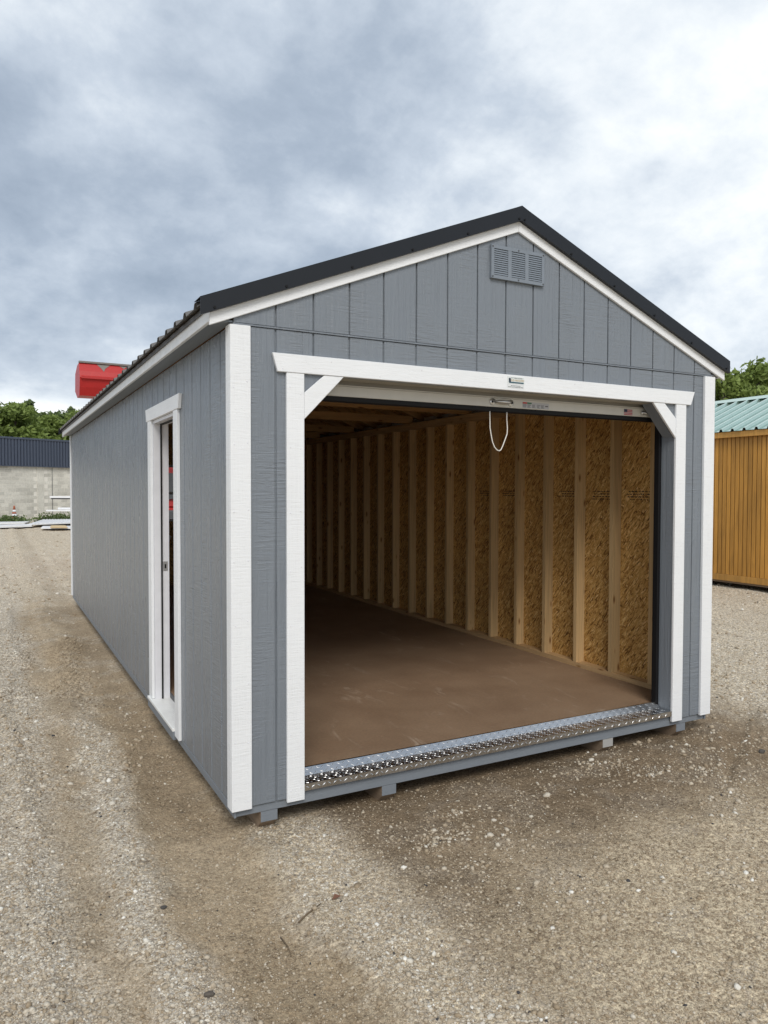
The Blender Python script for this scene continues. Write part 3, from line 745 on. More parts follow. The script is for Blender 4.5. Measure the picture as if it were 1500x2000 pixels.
# roof deck and ribbed metal panels
roof = MB()
for s in (0, 1):
    def fx(x): return x if s == 0 else W-x
    xo = -0.118
    roof.prism([(fx(XC), 3.195), (fx(XC), 3.207), (fx(xo), 3.207-SL*(XC-xo)), (fx(xo), 3.195-SL*(XC-xo))], 1, 0.014, D-0.014)
roof_o = roof.build("roof", mOsbXY, shed)
def rib_profile(w, pitch, h, base, t=0.0016):
    top = []; n = int(round(w/pitch))
    for k in range(n):
        y = k*pitch
        top += [(y, base), (y+pitch*0.36, base), (y+pitch*0.44, base+h), (y+pitch*0.60, base+h), (y+pitch*0.68, base)]
    top.append((n*pitch, base))
    return top, [(y, z-t) for y, z in top]
def metal_panel(w, pitch, h, xe, ze, xr, zr, mat, name):
    """panel along y from 0..w; eave point (xe,ze) ridge point (xr,zr)"""
    top, bot = rib_profile(w, pitch, h, 0.0); n = len(top); mb = MB(); vs = []
    for (x, z) in ((xe, ze), (xr, zr)):
        vs += [(x, y, z+q) for y, q in top]+[(x, y, z+q) for y, q in bot]
    fs = []
    for i in range(n-1):
        fs += [(i, i+1, 2*n+i+1, 2*n+i), (n+i+1, n+i, 3*n+i, 3*n+i+1), (i+1, i, n+i, n+i+1), (2*n+i, 2*n+i+1, 3*n+i+1, 3*n+i)]
    fs += [(0, 2*n, 3*n, n), (n-1, 2*n-1, 4*n-1, 3*n-1)]
    mb.add(vs, fs); return mb.mesh(name, mat)
pw = 0.9144
for s in (0, 1):
    xe = -0.160 if s == 0 else W+0.160
    me = metal_panel(pw, pw/4, 0.026, xe, 3.219-SL*(XC+0.160), XC+(-0.02 if s == 0 else 0.02), 3.219-SL*0.02, mRoofMetal, "roof_panel")
    k = 0
    y = -0.035
    while y < D+0.0:
        wv = min(pw, D+0.035-y)
        mm = me if wv > pw-0.01 else metal_panel(max(pw/4, round(wv/(pw/4))*(pw/4)), pw/4, 0.026, xe, 3.219-SL*(XC+0.160), XC+(-0.02 if s == 0 else 0.02), 3.219-SL*0.02, mRoofMetal, "roof_panel")
        place("roof_panel", mm, roof_o, (0, y, 0.0)); y += pw
MB().prism([(XC-0.15, 3.246-SL*0.15), (XC, 3.250), (XC+0.15, 3.246-SL*0.15), (XC+0.15, 3.2435-SL*0.15), (XC, 3.2475), (XC-0.15, 3.2435-SL*0.15)], 1, -0.0475, D+0.04).build("ridge_cap", mBlackMetal, roof_o)
for s in (0, 1):
    a = -0.120 if s == 0 else W+0.120
    b = -0.128 if s == 0 else W+0.128
    MB().box(min(a, b), max(a, b), 0.0, D, 2.440, 2.462).build("eave_closure", mDarkGray, roof_o)

# gable vent
VX0, VX1, VZ0, VZ1 = 1.520, 1.912, 2.812, 3.004
vent = MB()
for a, b, c, d in ((VX0, VX1, VZ0, VZ0+0.020), (VX0, VX1, VZ1-0.020, VZ1), (VX0, VX0+0.020, VZ0+0.02, VZ1-0.02), (VX1-0.020, VX1, VZ0+0.02, VZ1-0.02)):
    vent.box(a, b, -0.022, -0.0032, c, d)
cw = (VX1-VX0-0.04-0.05)/3
for k in (1, 2):
    vent.box(VX0+0.020+k*cw+(k-1)*0.025, VX0+0.020+k*cw+k*0.025, -0.0215, -0.0032, VZ0+0.02, VZ1-0.02)
mVent = plain("gray_vent_paint", (0.20, 0.228, 0.262), 0.42)
vo_ = vent.build("gable_vent", mVent, shed)
MB().box(VX0+0.02, VX1-0.02, -0.0040, -0.0034, VZ0+0.02, VZ1-0.02).build("vent_back", mVent, vo_)
slm = None
for k in range(3):
    xa = VX0+0.020+k*(cw+0.025)
    for j in range(12):
        z = VZ0+0.023+j*0.01235
        if slm is None:
            slm = MB().prism([(-0.0150, 0.0106), (-0.0198, 0.0), (-0.0212, 0.0006), (-0.0165, 0.0112)], 0, 0.0005, cw-0.0005).mesh("slat", mVent)
        place("slat", slm, vo_, (xa, 0, z))
for x, z in ((VX0+0.01, VZ0+0.01), (VX1-0.01, VZ0+0.01), (VX0+0.01, VZ1-0.01), (VX1-0.01, VZ1-0.01), ((VX0+VX1)/2, VZ1-0.01), ((VX0+VX1)/2, VZ0+0.01)):
    MB().lathe([(0.004, -0.004), (0.004, 0.0)], (x, -0.022, z), 1, 8).build("screw", mDarkGray, vo_)

# ---- interior framing
def stud_wall(name, inner0, inner1, axis, a_positions, a0, a1, holes=()):
    """plates as the part mesh, each stud a child"""
    pm = MB()
    def bx(m, a, b, z0, z1):
        if axis == 1: m.box(inner0, inner1, a, b, z0, z1)
        else: m.box(a, b, inner0, inner1, z0, z1)
    segs = [(a0, a1)]
    for h0, h1, hz0, hz1 in holes:
        if hz0 <= 0.1: segs = [(a0, h0-0.04), (h1+0.04, a1)]
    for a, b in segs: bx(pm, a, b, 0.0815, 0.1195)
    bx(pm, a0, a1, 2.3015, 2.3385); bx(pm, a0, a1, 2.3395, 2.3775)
    o = pm.build(name, mStudY if axis == 1 else mStudX, shed)
    for a in a_positions:
        z0, z1 = 0.1197, 2.3013
        mb = MB(); hit = [h for h in holes if h[0]-0.03 < a < h[1]+0.03]
        if hit:
            h = hit[0]
            if h[2] > 0.2: bx(mb, a-0.019, a+0.019, z0, h[2]-0.04)
            bx(mb, a-0.019, a+0.019, h[3]+0.04, z1)
        else: bx(mb, a-0.019, a+0.019, z0, z1)
        mb.build("stud", mStudZ, o)
    for h0, h1, hz0, hz1 in holes:
        for a in (h0-0.0205, h1+0.0205):
            mb = MB(); bx(mb, a-0.019, a+0.019, 0.1197, 2.3013); mb.build("trimmer_stud", mStudZ, o)
    return o
sy = [0.424]+[0.831+0.4064*k for k in range(18)]
sy = [y for y in sy if y < D-0.2]+[D-0.13]
stud_wall("right_wall_framing", W-0.1015, W-0.0135, 1, sy, 0.11, D-0.11)
stud_wall("left_wall_framing", 0.0135, 0.1015, 1, sy, 0.11, D-0.11, [(DY0, DY1, 0.0, DZ)])
stud_wall("back_wall_framing", D-0.1015, D-0.0135, 0, [0.15+0.4064*k for k in range(9)], 0.105, W-0.105, [(WX0, WX1, WZ0, WZ1)])
# front wall framing (inside face)
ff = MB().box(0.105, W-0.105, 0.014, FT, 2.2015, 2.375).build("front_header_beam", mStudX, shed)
for x in (0.06, OX0-0.035, OX1+0.035, W-0.06): MB().box(x-0.019, x+0.019, 0.0145, 0.1, 0.0815, 2.2).build("stud", mStudZ, ff)
MB().prism([(0.14, 2.3785), (W-0.14, 2.3785), (W-0.14, zu(W-0.14)-0.02), (XC, zu(XC)-0.02), (0.14, zu(0.14)-0.02)], 1, 0.0135, 0.0165).build("gable_lining", mOsbXZ, shed)
# rafters, ridge board, ties
raf = MB().box(XC-0.010, XC+0.010, 0.02, D-0.02, 3.08, 3.175).build("roof_framing", mStudY, shed)
def rafter_mesh(s):
    def fx(x): return x if s == 0 else W-x
    return MB().prism([(fx(-0.09), zu(-0.09)-0.003), (fx(XC-0.012), zu(XC-0.012)-0.003), (fx(XC-0.012), zu(XC-0.012)-0.092), (fx(-0.09), zu(-0.09)-0.062)], 1, -0.019, 0.019).mesh("rafter", mStudX)
RM = [rafter_mesh(0), rafter_mesh(1)]
for y in [0.06]+sy:
    for s in (0, 1): place("rafter", RM[s], raf, (0, y, 0))
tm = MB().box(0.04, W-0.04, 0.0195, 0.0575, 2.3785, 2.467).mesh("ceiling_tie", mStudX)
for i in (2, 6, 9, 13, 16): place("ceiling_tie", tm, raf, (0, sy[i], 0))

# printed grade marks on the strand board (unreadable rows of ink, as seen in the picture)
mInk = plain("black_ink", (0.03, 0.022, 0.015), 0.8)
for i in range(0, 6):
    ya, yb = sy[i+0]+0.03, sy[i+1]-0.03
    if i == 3: continue
    st = MB(); rr = random.Random(i)
    for row in range(4 if i < 2 else 3):
        y = ya+0.02+rr.random()*0.05; z = 1.572-row*0.021
        while y < yb-0.03-rr.random()*0.08:
            L = rr.uniform(0.008, 0.03)
            st.box(W-0.0138, W-0.0134, y, y+L, z, z+0.006+rr.random()*0.004); y += L+rr.uniform(0.004, 0.014)
    st.build("grade_stamp", mInk, rw)

# roll-up door
DYB = 0.128
rd = MB()
cy, cz, cr = 0.345, 2.40, 0.175
n = 40; prof_c = []
for k in range(n):
    a = 2*math.pi*k/n; r = cr+(0.007 if k % 4 < 2 else 0.0); prof_c.append((cy+r*math.cos(a), cz+r*math.sin(a)))
rd.prism(prof_c, 0, 0.32, 3.12)
rd.box(0.345, 3.095, DYB+0.012, DYB+0.020, 2.152, 2.385)
roll = rd.build("roll_up_door", mCurtain, shed)
bar = MB().box(0.345, 3.095, DYB, DYB+0.034, 2.090, 2.146, 0.003); bar.box(0.345, 3.095, DYB-0.004, DYB+0.036, 2.1465, 2.152)
bar.build("bottom_bar", mDoorBar, roll)
MB().prism([(DYB+0.003, 2.0895), (DYB+0.036, 2.0895), (DYB+0.034, 2.066), (DYB+0.018, 2.058), (DYB+0.005, 2.066)], 0, 0.345, 3.095).build("bottom_seal", mBlack, roll)
hd = MB().tube([(1.655, DYB-0.004, 2.120), (1.672, DYB-0.028, 2.120), (1.700, DYB-0.034, 2.119), (1.735, DYB-0.034, 2.118), (1.758, DYB-0.026, 2.118), (1.772, DYB-0.004, 2.118)], [0.006, 0.008, 0.0115, 0.0115, 0.008, 0.006], 10)
hd.lathe([(0.020, -0.0045), (0.022, -0.001)], (1.645, DYB, 2.120), 1, 18); hd.lathe([(0.020, -0.0045), (0.022, -0.001)], (1.781, DYB, 2.118), 1, 18)
hd.build("pull_handle", mSteel, roll, True)
for x in (1.640, 1.786): MB().lathe([(0.007, -0.007), (0.007, -0.0046)], (x, DYB, 2.1195), 1, 10).build("bolt_head", mBlack, roll)
sb = MB().lathe([(0.014, -0.012), (0.014, -0.001)], (2.905, DYB, 2.116), 1, 14); sb.tube([(2.90, DYB-0.012, 2.116), (2.945, DYB-0.016, 2.116), (3.0, DYB-0.012, 2.114)], [0.006, 0.009, 0.007], 8)
sb.build("slide_bolt", mSteel, roll, True)
lbl = MB().box(1.872, 2.082, DYB-0.0012, DYB-0.0004, 2.096, 2.132).build("warning_label", plain("label_gray_print", (0.48, 0.48, 0.5), 0.5), roll)
MB().box(1.874, 1.907, DYB-0.0018, DYB-0.0013, 2.122, 2.131).build("label_red_block", plain("label_red", (0.5, 0.04, 0.03), 0.5), roll)
MB().box(1.908, 1.944, DYB-0.0018, DYB-0.0013, 2.122, 2.131).build("label_green_block", plain("label_green", (0.05, 0.16, 0.08), 0.5), roll)
ltx = MB(); r5 = random.Random(5)
for cx in (1.876, 1.910, 1.948, 1.986, 2.018):
    for j in range(5):
        ltx.box(cx, cx+r5.uniform(0.018, 0.029), DYB-0.0018, DYB-0.0013, 2.099+j*0.0045, 2.1010+j*0.0045)
ltx.box(2.053, 2.076, DYB-0.0018, DYB-0.0013, 2.110, 2.117)
ltx.build("label_small_print", plain("label_ink", (0.12, 0.12, 0.13), 0.6), roll)
# flag sticker, slightly peeled
mFlagR = plain("flag_red", (0.45, 0.03, 0.05), 0.5); mFlagB = plain("flag_blue", (0.02, 0.025, 0.07), 0.5); mFlagW = plain("flag_white", (0.5, 0.47, 0.47), 0.5)
fl = MB().box(2.735, 2.817, DYB-0.0012, DYB-0.0004, 2.095, 2.134).build("flag_sticker", mFlagW, roll)
st = MB()
for j in range(4): st.box(2.735, 2.812, DYB-0.0018, DYB-0.0013, 2.0955+j*0.0105, 2.1005+j*0.0105)
st.build("flag_stripes", mFlagR, roll)
MB().box(2.735, 2.765, DYB-0.0024, DYB-0.0019, 2.115, 2.134).build("flag_canton", mFlagB, roll)
rp = [(1.633, DYB+0.012, 2.07), (1.633, DYB+0.010, 2.02), (1.634, DYB+0.010, 1.965), (1.641, DYB+0.008, 1.92), (1.650, DYB+0.006, 1.878), (1.664, DYB+0.004, 1.846), (1.682, DYB+0.003, 1.829), (1.698, DYB+0.002, 1.824),
      (1.712, DYB+0.003, 1.831), (1.727, DYB+0.005, 1.856), (1.745, DYB+0.007, 1.893), (1.763, DYB+0.010, 1.930), (1.765, DYB+0.010, 1.965), (1.761, DYB+0.011, 2.02), (1.762, DYB+0.012, 2.07)]
MB().tube(rp, 0.0034, 8).build("pull_rope", plain("white_rope", (0.75, 0.72, 0.66), 0.8), roll, True)
for x0, x1 in ((OX0-0.004, OX0+0.024), (OX1-0.022, OX1+0.004)):
    MB().box(x0, x1, FT+0.011, FT+0.055, 0.088, 2.30, 0.002).build("guide_track", mBlack, roll)

# name plate on the header
npz0, npz1, npx0, npx1 = 2.186, 2.252, 1.640, 1.764
plate = MB().box(npx0, npx1, -0.0226, -0.0218, npz0+0.026, npz1, 0).build("name_plate", plain("plate_white", (0.66, 0.69, 0.68), 0.45), shed)
MB().box(npx0, npx1, -0.0224, -0.0218, npz0, npz0+0.0235).build("address_strip", plain("plate_clear", (0.70, 0.71, 0.71), 0.4), plate)
MB().prism([(npx0+0.012, npz0+0.029), (npx1-0.006, npz0+0.029), (npx1-0.002, npz0+0.033), (npx1-0.006, npz0+0.037), (npx0+0.012, npz0+0.037)], 1, -0.0232, -0.0228).build("banner", plain("plate_teal", (0.03, 0.09, 0.12), 0.5), plate)
fg = MB().lathe([(0.008, -0.0008), (0.008, 0.0)], (npx0+0.017, -0.0228, npz0+0.051), 1, 10)
fg.prism([(npx0+0.009, npz0+0.036), (npx0+0.027, npz0+0.036), (npx0+0.024, npz0+0.047), (npx0+0.012, npz0+0.047)], 1, -0.0236, -0.0228)
fg.build("emblem_figure", plain("plate_navy", (0.02, 0.035, 0.06), 0.5), plate)
def text_mesh(name, body, size, mat, x, y, z, parent, shear=0.0):
    c = bpy.data.curves.new(name, 'FONT'); c.body = body; c.size = size; c.align_x = 'CENTER'; c.align_y = 'CENTER'; c.extrude = 0.0002; c.shear = shear
    c.resolution_u = 2
    o = bpy.data.objects.new(name, c); COL.objects.link(o)
    dg = bpy.context.evaluated_depsgraph_get(); me = bpy.data.meshes.new_from_object(o.evaluated_get(dg)); bpy.data.objects.remove(o)
    me.materials.clear(); me.materials.append(mat)
    q = bpy.data.objects.new(name, me); COL.objects.link(q); q.rotation_euler = (math.pi/2, 0, 0); q.location = (x, y, z)
    q.parent = parent; q.matrix_parent_inverse = WM(parent).inverted(); return q
mGold = plain("plate_gold", (0.42, 0.26, 0.04), 0.5); mInk2 = plain("plate_ink", (0.03, 0.05, 0.05), 0.5)
text_mesh("lettering", "OLD HICKORY", 0.0155, mGold, 1.712, -0.0231, npz0+0.0455, plate)
text_mesh("lettering", "It's A Tradition of Quality", 0.0082, mInk2, 1.708, -0.0231, npz0+0.0595, plate, 0.25)
ax = MB(); r6 = random.Random(8)
for j, (a, b) in enumerate(((0.006, 0.112), (0.026, 0.094))):
    x = npx0+a
    while x < npx0+b:
        L = r6.uniform(0.004, 0.012); ax.box(x, x+L, -0.0229, -0.0225, npz0+0.005+j*0.0075, npz0+0.008+j*0.0075); x += L+0.0025
ax.build("address_print", mInk2, plate)

# white papers pinned inside on the back wall
pp = MB().add([(1.30, D-0.106, 0.95), (1.45, D-0.11, 0.845), (1.405, D-0.115, 0.75), (1.29, D-0.106, 0.77)], [(0, 1, 2, 3)]).add([(1.30, D-0.108, 0.95), (1.45, D-0.112, 0.845), (1.405, D-0.117, 0.75), (1.29, D-0.108, 0.77)], [(3, 2, 1, 0)])
tag(pp.build("paper_sheet", mPaper), 'creased white paper hanging inside the shed, seen through the side door', 'paper')

# ------------------------------------------------------------------ honey coloured shed on the right
HX, HY0, HY1, HE = 10.49, 0.6, 8.6, 2.58
hs = empty("cedar_shed", (12.2, 4.6, GZ)); tag(hs, 'honey stained wooden shed with pale green ribbed metal roof', 'shed')
HW = 3.4
hwall = MB().box(HX+0.012, HX+HW-0.012, HY0+0.012, HY1-0.012, 0.0, HE).build("wall", plain("shed_groove_brown", (0.07, 0.03, 0.008), 0.8), hs)
bsp = 0.0835; bm_ = MB().prism([(0.0, 0.003), (0.0015, 0.0), (bsp-0.0145, 0.0), (bsp-0.013, 0.003), (bsp-0.013, 0.0115), (0, 0.0115)], 2, 0.10, HE).mesh("siding_board", mCedar)
# prism axis 2 gives (x,y); swap so that thickness runs along x
for v in bm_.vertices: v.co = Vector((v.co.y, v.co.x, v.co.z))
bm_.flip_normals()
nb = int((HY1-HY0)/bsp)
for k in range(nb): place("siding_board", bm_, hwall, (HX, HY0+k*bsp, 0))
for k in range(int(HW/bsp)):
    o = place("siding_board", bm_, hwall, (HX+0.02+k*bsp+bsp, HY0, 0)); o.rotation_euler = (0, 0, math.pi/2)
MB().box(HX-0.022, HX-0.0005, HY0-0.02, HY1, -0.012, 0.098, 0.003).build("skirt_board", mCedarTrim, hs)
MB().box(HX-0.085, HX-0.065, HY0-0.05, HY1+0.05, HE-0.055, HE+0.045, 0.003).build("eave_board", mCedarTrim, hs)
MB().box(HX-0.064, HX-0.0005, HY0-0.05, HY1+0.05, HE+0.0, HE+0.01).build("eave_soffit", mCedarTrim, hs)
hsl = 0.415; hxc = HX+HW/2; hr = HE+0.06+hsl*(HW/2+0.10)
hroof = MB().prism([(HX-0.05, HE+0.035), (hxc, hr-0.03), (HX+HW+0.05, HE+0.035)], 1, HY0+0.01, HY1-0.01).build("roof", mDarkGray, hs)
for s in (0, 1):
    xe = HX-0.115 if s == 0 else HX+HW+0.115
    me = metal_panel(pw, pw/4, 0.044, xe, HE+0.052, hxc, hr, mTeal, "roof_panel")
    for k in range(int((HY1-HY0+0.1)/pw)+1): place("roof_panel", me, hroof, (0, HY0-0.06+k*pw, 0))
MB().prism([(hxc-0.16, hr-hsl*0.16+0.048), (hxc, hr+0.058), (hxc+0.16, hr-hsl*0.16+0.048), (hxc+0.16, hr-hsl*0.16+0.045), (hxc, hr+0.055), (hxc-0.16, hr-hsl*0.16+0.045)], 1, HY0-0.07, HY1+0.2).build("ridge_cap", mTeal, hroof)
MB().prism([(HX, HE), (hxc, hr-0.05), (HX+HW, HE)], 1, HY0, HY0+0.0115).build("gable_panel", mCedar, hs)
for x in (HX+0.5, HX+HW/2, HX+HW-0.5): MB().box(x-0.05, x+0.05, HY0+0.05, HY1-0.05, GZ-0.03, -0.001).build("skid", mSkid, hs)
MB().box(HX+0.03, HX+0.12, HY0+0.05, HY1-0.05, -0.05, -0.0005).build("skid_beam", mSkid, hs)

# ------------------------------------------------------------------ block building at the back left
P0 = np.array([-0.717, 39.49]); P1 = np.array([2.738, 41.33]); bd = (P1-P0)/np.linalg.norm(P1-P0); bang = math.atan2(bd[1], bd[0])
bb = empty("block_building", (P0[0], P0[1], GZ), bang); tag(bb, 'long low gray block building with navy ribbed metal fascia', 'building')
BL0, BL1, BH, BT = -16.0, 22.0, 2.98, 4.47        # local x extents, heights above ground
def bpart(mb, name, mat, parent): return mb.build(name, mat, parent, world=False)
bwall = bpart(MB().box(BL0, BL1, 0.012, 9.0, -0.2, BH+0.4), "wall", mMortar, bb)
ch, cl = 0.2, 0.4
blk = MB().box(0.008, cl-0.008, 0.003, 0.14, 0.008, ch-0.008, 0.003).mesh("block", mBlock)
rest = MB(); cnt = 0
for row in range(15):
    x = BL0+(cl/2 if row % 2 else 0)
    while x < BL1-cl:
        if not (1.9 < x+cl/2 < 2.45):
            if -0.9 <= x <= 6.6 and cnt < 300:
                place("block", blk, bwall, (x, 0.0, row*ch), world=False); cnt += 1
            else: rest.box(x+0.005, x+cl-0.005, 0.0, 0.1, row*ch+0.005, row*ch+ch-0.005)
        x += cl
ro = bpart(rest, "block_courses", mBlock, bwall); ro['kind'] = 'stuff'
bpart(MB().box(1.98, 2.37, -0.02, 0.1, 0.0, BH-0.02, 0.01), "pilaster", mBlock, bb)
bpart(MB().tube([(2.86, -0.02, 0.1), (2.86, -0.02, BH)], 0.012, 6), "conduit", mDarkGray, bb)
nav = bpart(MB().box(BL0, BL1, -0.10, 8.9, BH, BT-0.03), "metal_fascia", mNavy, bb)
pm_ = MB().prism([(0.0, -0.115), (0.02, -0.158), (0.125, -0.158), (0.145, -0.115), (0.145, -0.101), (0.0, -0.101)], 2, BH+0.0, BT-0.10).mesh("ribbed_panel", mNavy)
k = 0
while BL0+k*0.172 < BL1-0.2:
    place("ribbed_panel", pm_, nav, (BL0+k*0.172, 0, 0), world=False); k += 1
bpart(MB().box(BL0, BL1, -0.19, -0.1, BT-0.10, BT, 0.006), "coping", mNavy, bb)
bpart(MB().box(BL0, BL1, -0.175, -0.1, BH-0.045, BH-0.002, 0.004), "drip_edge", mNavy, bb)

# traffic cone in front of the block wall
def on_ground(u, v, z=GZ):
    d = fw+rt2*((u-750)/FPX)+up2*((1000-v)/FPX); t = (z-CAM[2])/d.z; return Vector(CAM)+d*t
def at_dist(u, v, dist):
    d = fw+rt2*((u-750)/FPX)+up2*((1000-v)/FPX); h = math.hypot(d.x, d.y); return Vector(CAM)+d*(dist/h)
cp = at_dist(28, 1014, 41.0); cp.z = GZ+0.02
cone = empty("traffic_cone", cp); tag(cone, 'faded orange traffic cone with white collars against the block wall', 'cone')
cone.scale = (1.15, 1.15, 1.15)
MB().box(-0.18, 0.18, -0.18, 0.18, 0, 0.03, 0.008).build("base", mOrange, cone, world=False)
MB().lathe([(0.135, 0.03), (0.105, 0.30)], (0, 0, 0), 2, 20).build("body", mOrange, cone, True, world=False)
MB().lathe([(0.106, 0.301), (0.09, 0.42)], (0, 0, 0), 2, 20).build("collar", mWhitePl, cone, True, world=False)
MB().lathe([(0.088, 0.421), (0.076, 0.50)], (0, 0, 0), 2, 20).build("band", mOrange, cone, True, world=False)
MB().lathe([(0.077, 0.501), (0.062, 0.60)], (0, 0, 0), 2, 20).build("collar", mWhitePl, cone, True, world=False)
MB().lathe([(0.06, 0.601), (0.03, 0.76), (0.02, 0.78)], (0, 0, 0), 2, 20).build("tip", mOrange, cone, True, world=False)

# weeds along the foot of the wall
def leaves(n, cfun, size, seed, tonef=None):
    r_ = np.random.default_rng(seed); c = cfun(r_, n); k = len(c)
    d1 = r_.normal(size=(k, 3)); d1 /= np.linalg.norm(d1, axis=1)[:, None]
    d2 = np.cross(d1, r_.normal(size=(k, 3))); d2 /= np.linalg.norm(d2, axis=1)[:, None]
    s = size*r_.uniform(0.55, 1.25, (k, 1)); a = d1*s; b = d2*s*0.5
    V = np.stack([c-a, c+b-a*0.15, c+a, c-b-a*0.15], 1).reshape(-1, 3)
    F = np.arange(k*4).reshape(k, 4); t = r_.random(k) if tonef is None else np.clip(tonef(c, r_), 0, 1)
    return V, F, np.repeat(t, 4)
def weed(u0, u1, dist, h, n, seed, label):
    a, b = at_dist(u0, 1010, dist), at_dist(u1, 1010, dist)
    def cf(r_, n):
        t = r_.random(n); bumpy = 0.45+0.55*np.abs(np.sin(t*9+seed))*r_.random(n)
        p = np.array([a.x, a.y, 0])[None]*(1-t)[:, None]+np.array([b.x, b.y, 0])[None]*t[:, None]
        p[:, :2] += r_.normal(0, 0.16, (n, 2)); p[:, 2] = GZ+h*bumpy*r_.random(n); return p
    V, F, T = leaves(n, cf, 0.07, seed); me = np_mesh("weed_patch", V, F, mLeafB); attr(me, 'tone', T)
    tag(place("weed_patch", me), label, 'weeds', kind='stuff')
weed(-12, 46, 40.4, 0.5, 2000, 5, 'green weeds around the traffic cone at the wall foot')
weed(74, 150, 42.6, 0.55, 1500, 6, 'green weeds at the wall foot behind the white sheets')

# white metal sheets and trim lying on the ground
def slab(name, quad_px, z, th, mat, label, ribs=0, cat='sheet'):
    P = [on_ground(u, v) for u, v in quad_px]
    mb = MB(); lo = [(p.x, p.y, GZ+z) for p in P]; hi = [(p.x, p.y, GZ+z+th) for p in P]
    mb.add(lo+hi, [(3, 2, 1, 0), (4, 5, 6, 7), (0, 1, 5, 4), (1, 2, 6, 5), (2, 3, 7, 6), (3, 0, 4, 7)])
    o = mb.build(name, mat); tag(o, label, cat)
    for k in range(ribs):
        t = (k+0.5)/ribs
        a = Vector(hi[0]).lerp(Vector(hi[1]), t); b = Vector(hi[3]).lerp(Vector(hi[2]), t)
        MB().tube([a, b], 0.025, 6).build("rib", mat, o)
    return o
slab("metal_sheet", [(-40, 1029.5), (48, 1027.5), (60, 1023), (-40, 1025)], 0.10, 0.06, mWhitePl, 'long white metal trim lengths stacked on the gravel near the cone')
slab("metal_sheet", [(-40, 1035), (62, 1031.5), (64, 1028.5), (-40, 1032)], 0.06, 0.07, mWhitePl, 'long white metal trim piece lying nearest the yard at far left')
slab("metal_sheet", [(54, 1031), (160, 1027), (160, 1020), (84, 1021)], 0.12, 0.05, mWhitePl, 'white ribbed roofing sheet lying on the gravel by the shed', 14)
slab("metal_sheet", [(80, 1036), (160, 1036.5), (160, 1032), (84, 1032.5)], 0.07, 0.05, mWhitePl, 'short white sheet offcut with a tan board on it', 0)
slab("board_offcut", [(98, 1037), (132, 1037), (128, 1033), (100, 1033)], 0.13, 0.03, plain("tan_board", (0.62, 0.47, 0.27), 0.7), 'small tan board offcut lying on the short white sheet', 0, 'board')

# rack with white trim lengths, mostly hidden behind the gray shed
rk0 = at_dist(150, 1000, 36.0)
rdir = Vector((rt2.x, rt2.y, 0)).normalized(); rn = Vector((-rdir.y, rdir.x, 0))
rack = empty("storage_rack", (rk0.x, rk0.y, GZ)); rack.rotation_euler = (0, 0, math.atan2(rdir.y, rdir.x)); tag(rack, 'steel cantilever rack holding white trim behind the gray shed', 'rack')
for x in (0.6, 2.4):
    po = MB().box(x-0.05, x+0.05, -0.05, 0.05, 0, 1.9, 0.006).build("post", mDarkGray, rack, world=False)
    for z in (0.72, 1.30): MB().box(x-0.03, x+0.03, -0.55, -0.051, z-0.06, z, 0.004).build("arm", mDarkGray, po, world=False)
    MB().box(x-0.05, x+0.05, -0.6, 0.4, -0.02, 0.08, 0.006).build("foot", mDarkGray, rack, world=False)
def trimlen(px, v, dist, th, dark, label):
    a = at_dist(px, v, dist); b = a+rdir*4.6
    mb = MB(); A, B_ = a, b; w = rn*0.18
    mb.add([A, B_, B_+w, A+w, A+Vector((0, 0, th)), B_+Vector((0, 0, th)), B_+w+Vector((0, 0, th)), A+w+Vector((0, 0, th))],
           [(3, 2, 1, 0), (4, 5, 6, 7), (0, 1, 5, 4), (1, 2, 6, 5), (2, 3, 7, 6), (3, 0, 4, 7)])
    tag(mb.build("trim_length", mDarkGray if dark else mWhitePl), label, 'trim')
trimlen(97, 972.5, 35.6, 0.085, False, 'upper white trim length sticking out past the gray shed')
trimlen(100, 975.0, 35.65, 0.06, True, 'dark trim length just under the upper white one on the rack')
trimlen(90, 998.5, 35.6, 0.06, False, 'thin lower white trim length reaching farthest left on the rack')
trimlen(113, 995.0, 35.5, 0.085, False, 'short thick white trim length above the thin lower one')

# ------------------------------------------------------------------ red loader behind the shed
ldr = empty("wheel_loader", (2.55, 14.2, GZ)); ldr.scale = (1.0, 1.0, 1.0); tag(ldr, 'red loader behind the gray shed with its bucket raised high', 'loader')
def lp(mb, name, mat, parent, sm=False): return mb.build(name, mat, parent, sm, world=False)
# local coords: x right, y away from camera, z up; bucket faces the camera, raised
bx0, bx1 = -2.04, 0.20
outer = [(-1.96, 4.23), (-2.05, 4.06), (-2.10, 3.93), (-2.05, 3.74), (-1.98, 3.58), (-1.60, 3.57)]
bk = lp(MB().prism(outer+[(y+0.03, z+0.012) for y, z in outer[::-1]], 0, bx0, bx1), "bucket", mRed, ldr)
for x in (bx0, bx1): lp(MB().prism(outer+[(-1.15, 3.75), (-1.2, 4.1), (-1.6, 4.22)], 0, x-0.025, x), "side_plate", mRed, bk)
lp(MB().box(bx0-0.03, bx1+0.005, -1.995, -1.935, 4.225, 4.265, 0.005), "cutting_edge", mWornSteel, bk)
lp(MB().prism([(-2.085, 3.965), (-2.135, 3.945), (-2.135, 3.905), (-2.08, 3.885)], 0, bx0+0.002, bx1-0.03), "wear_ridge", mRed, bk)
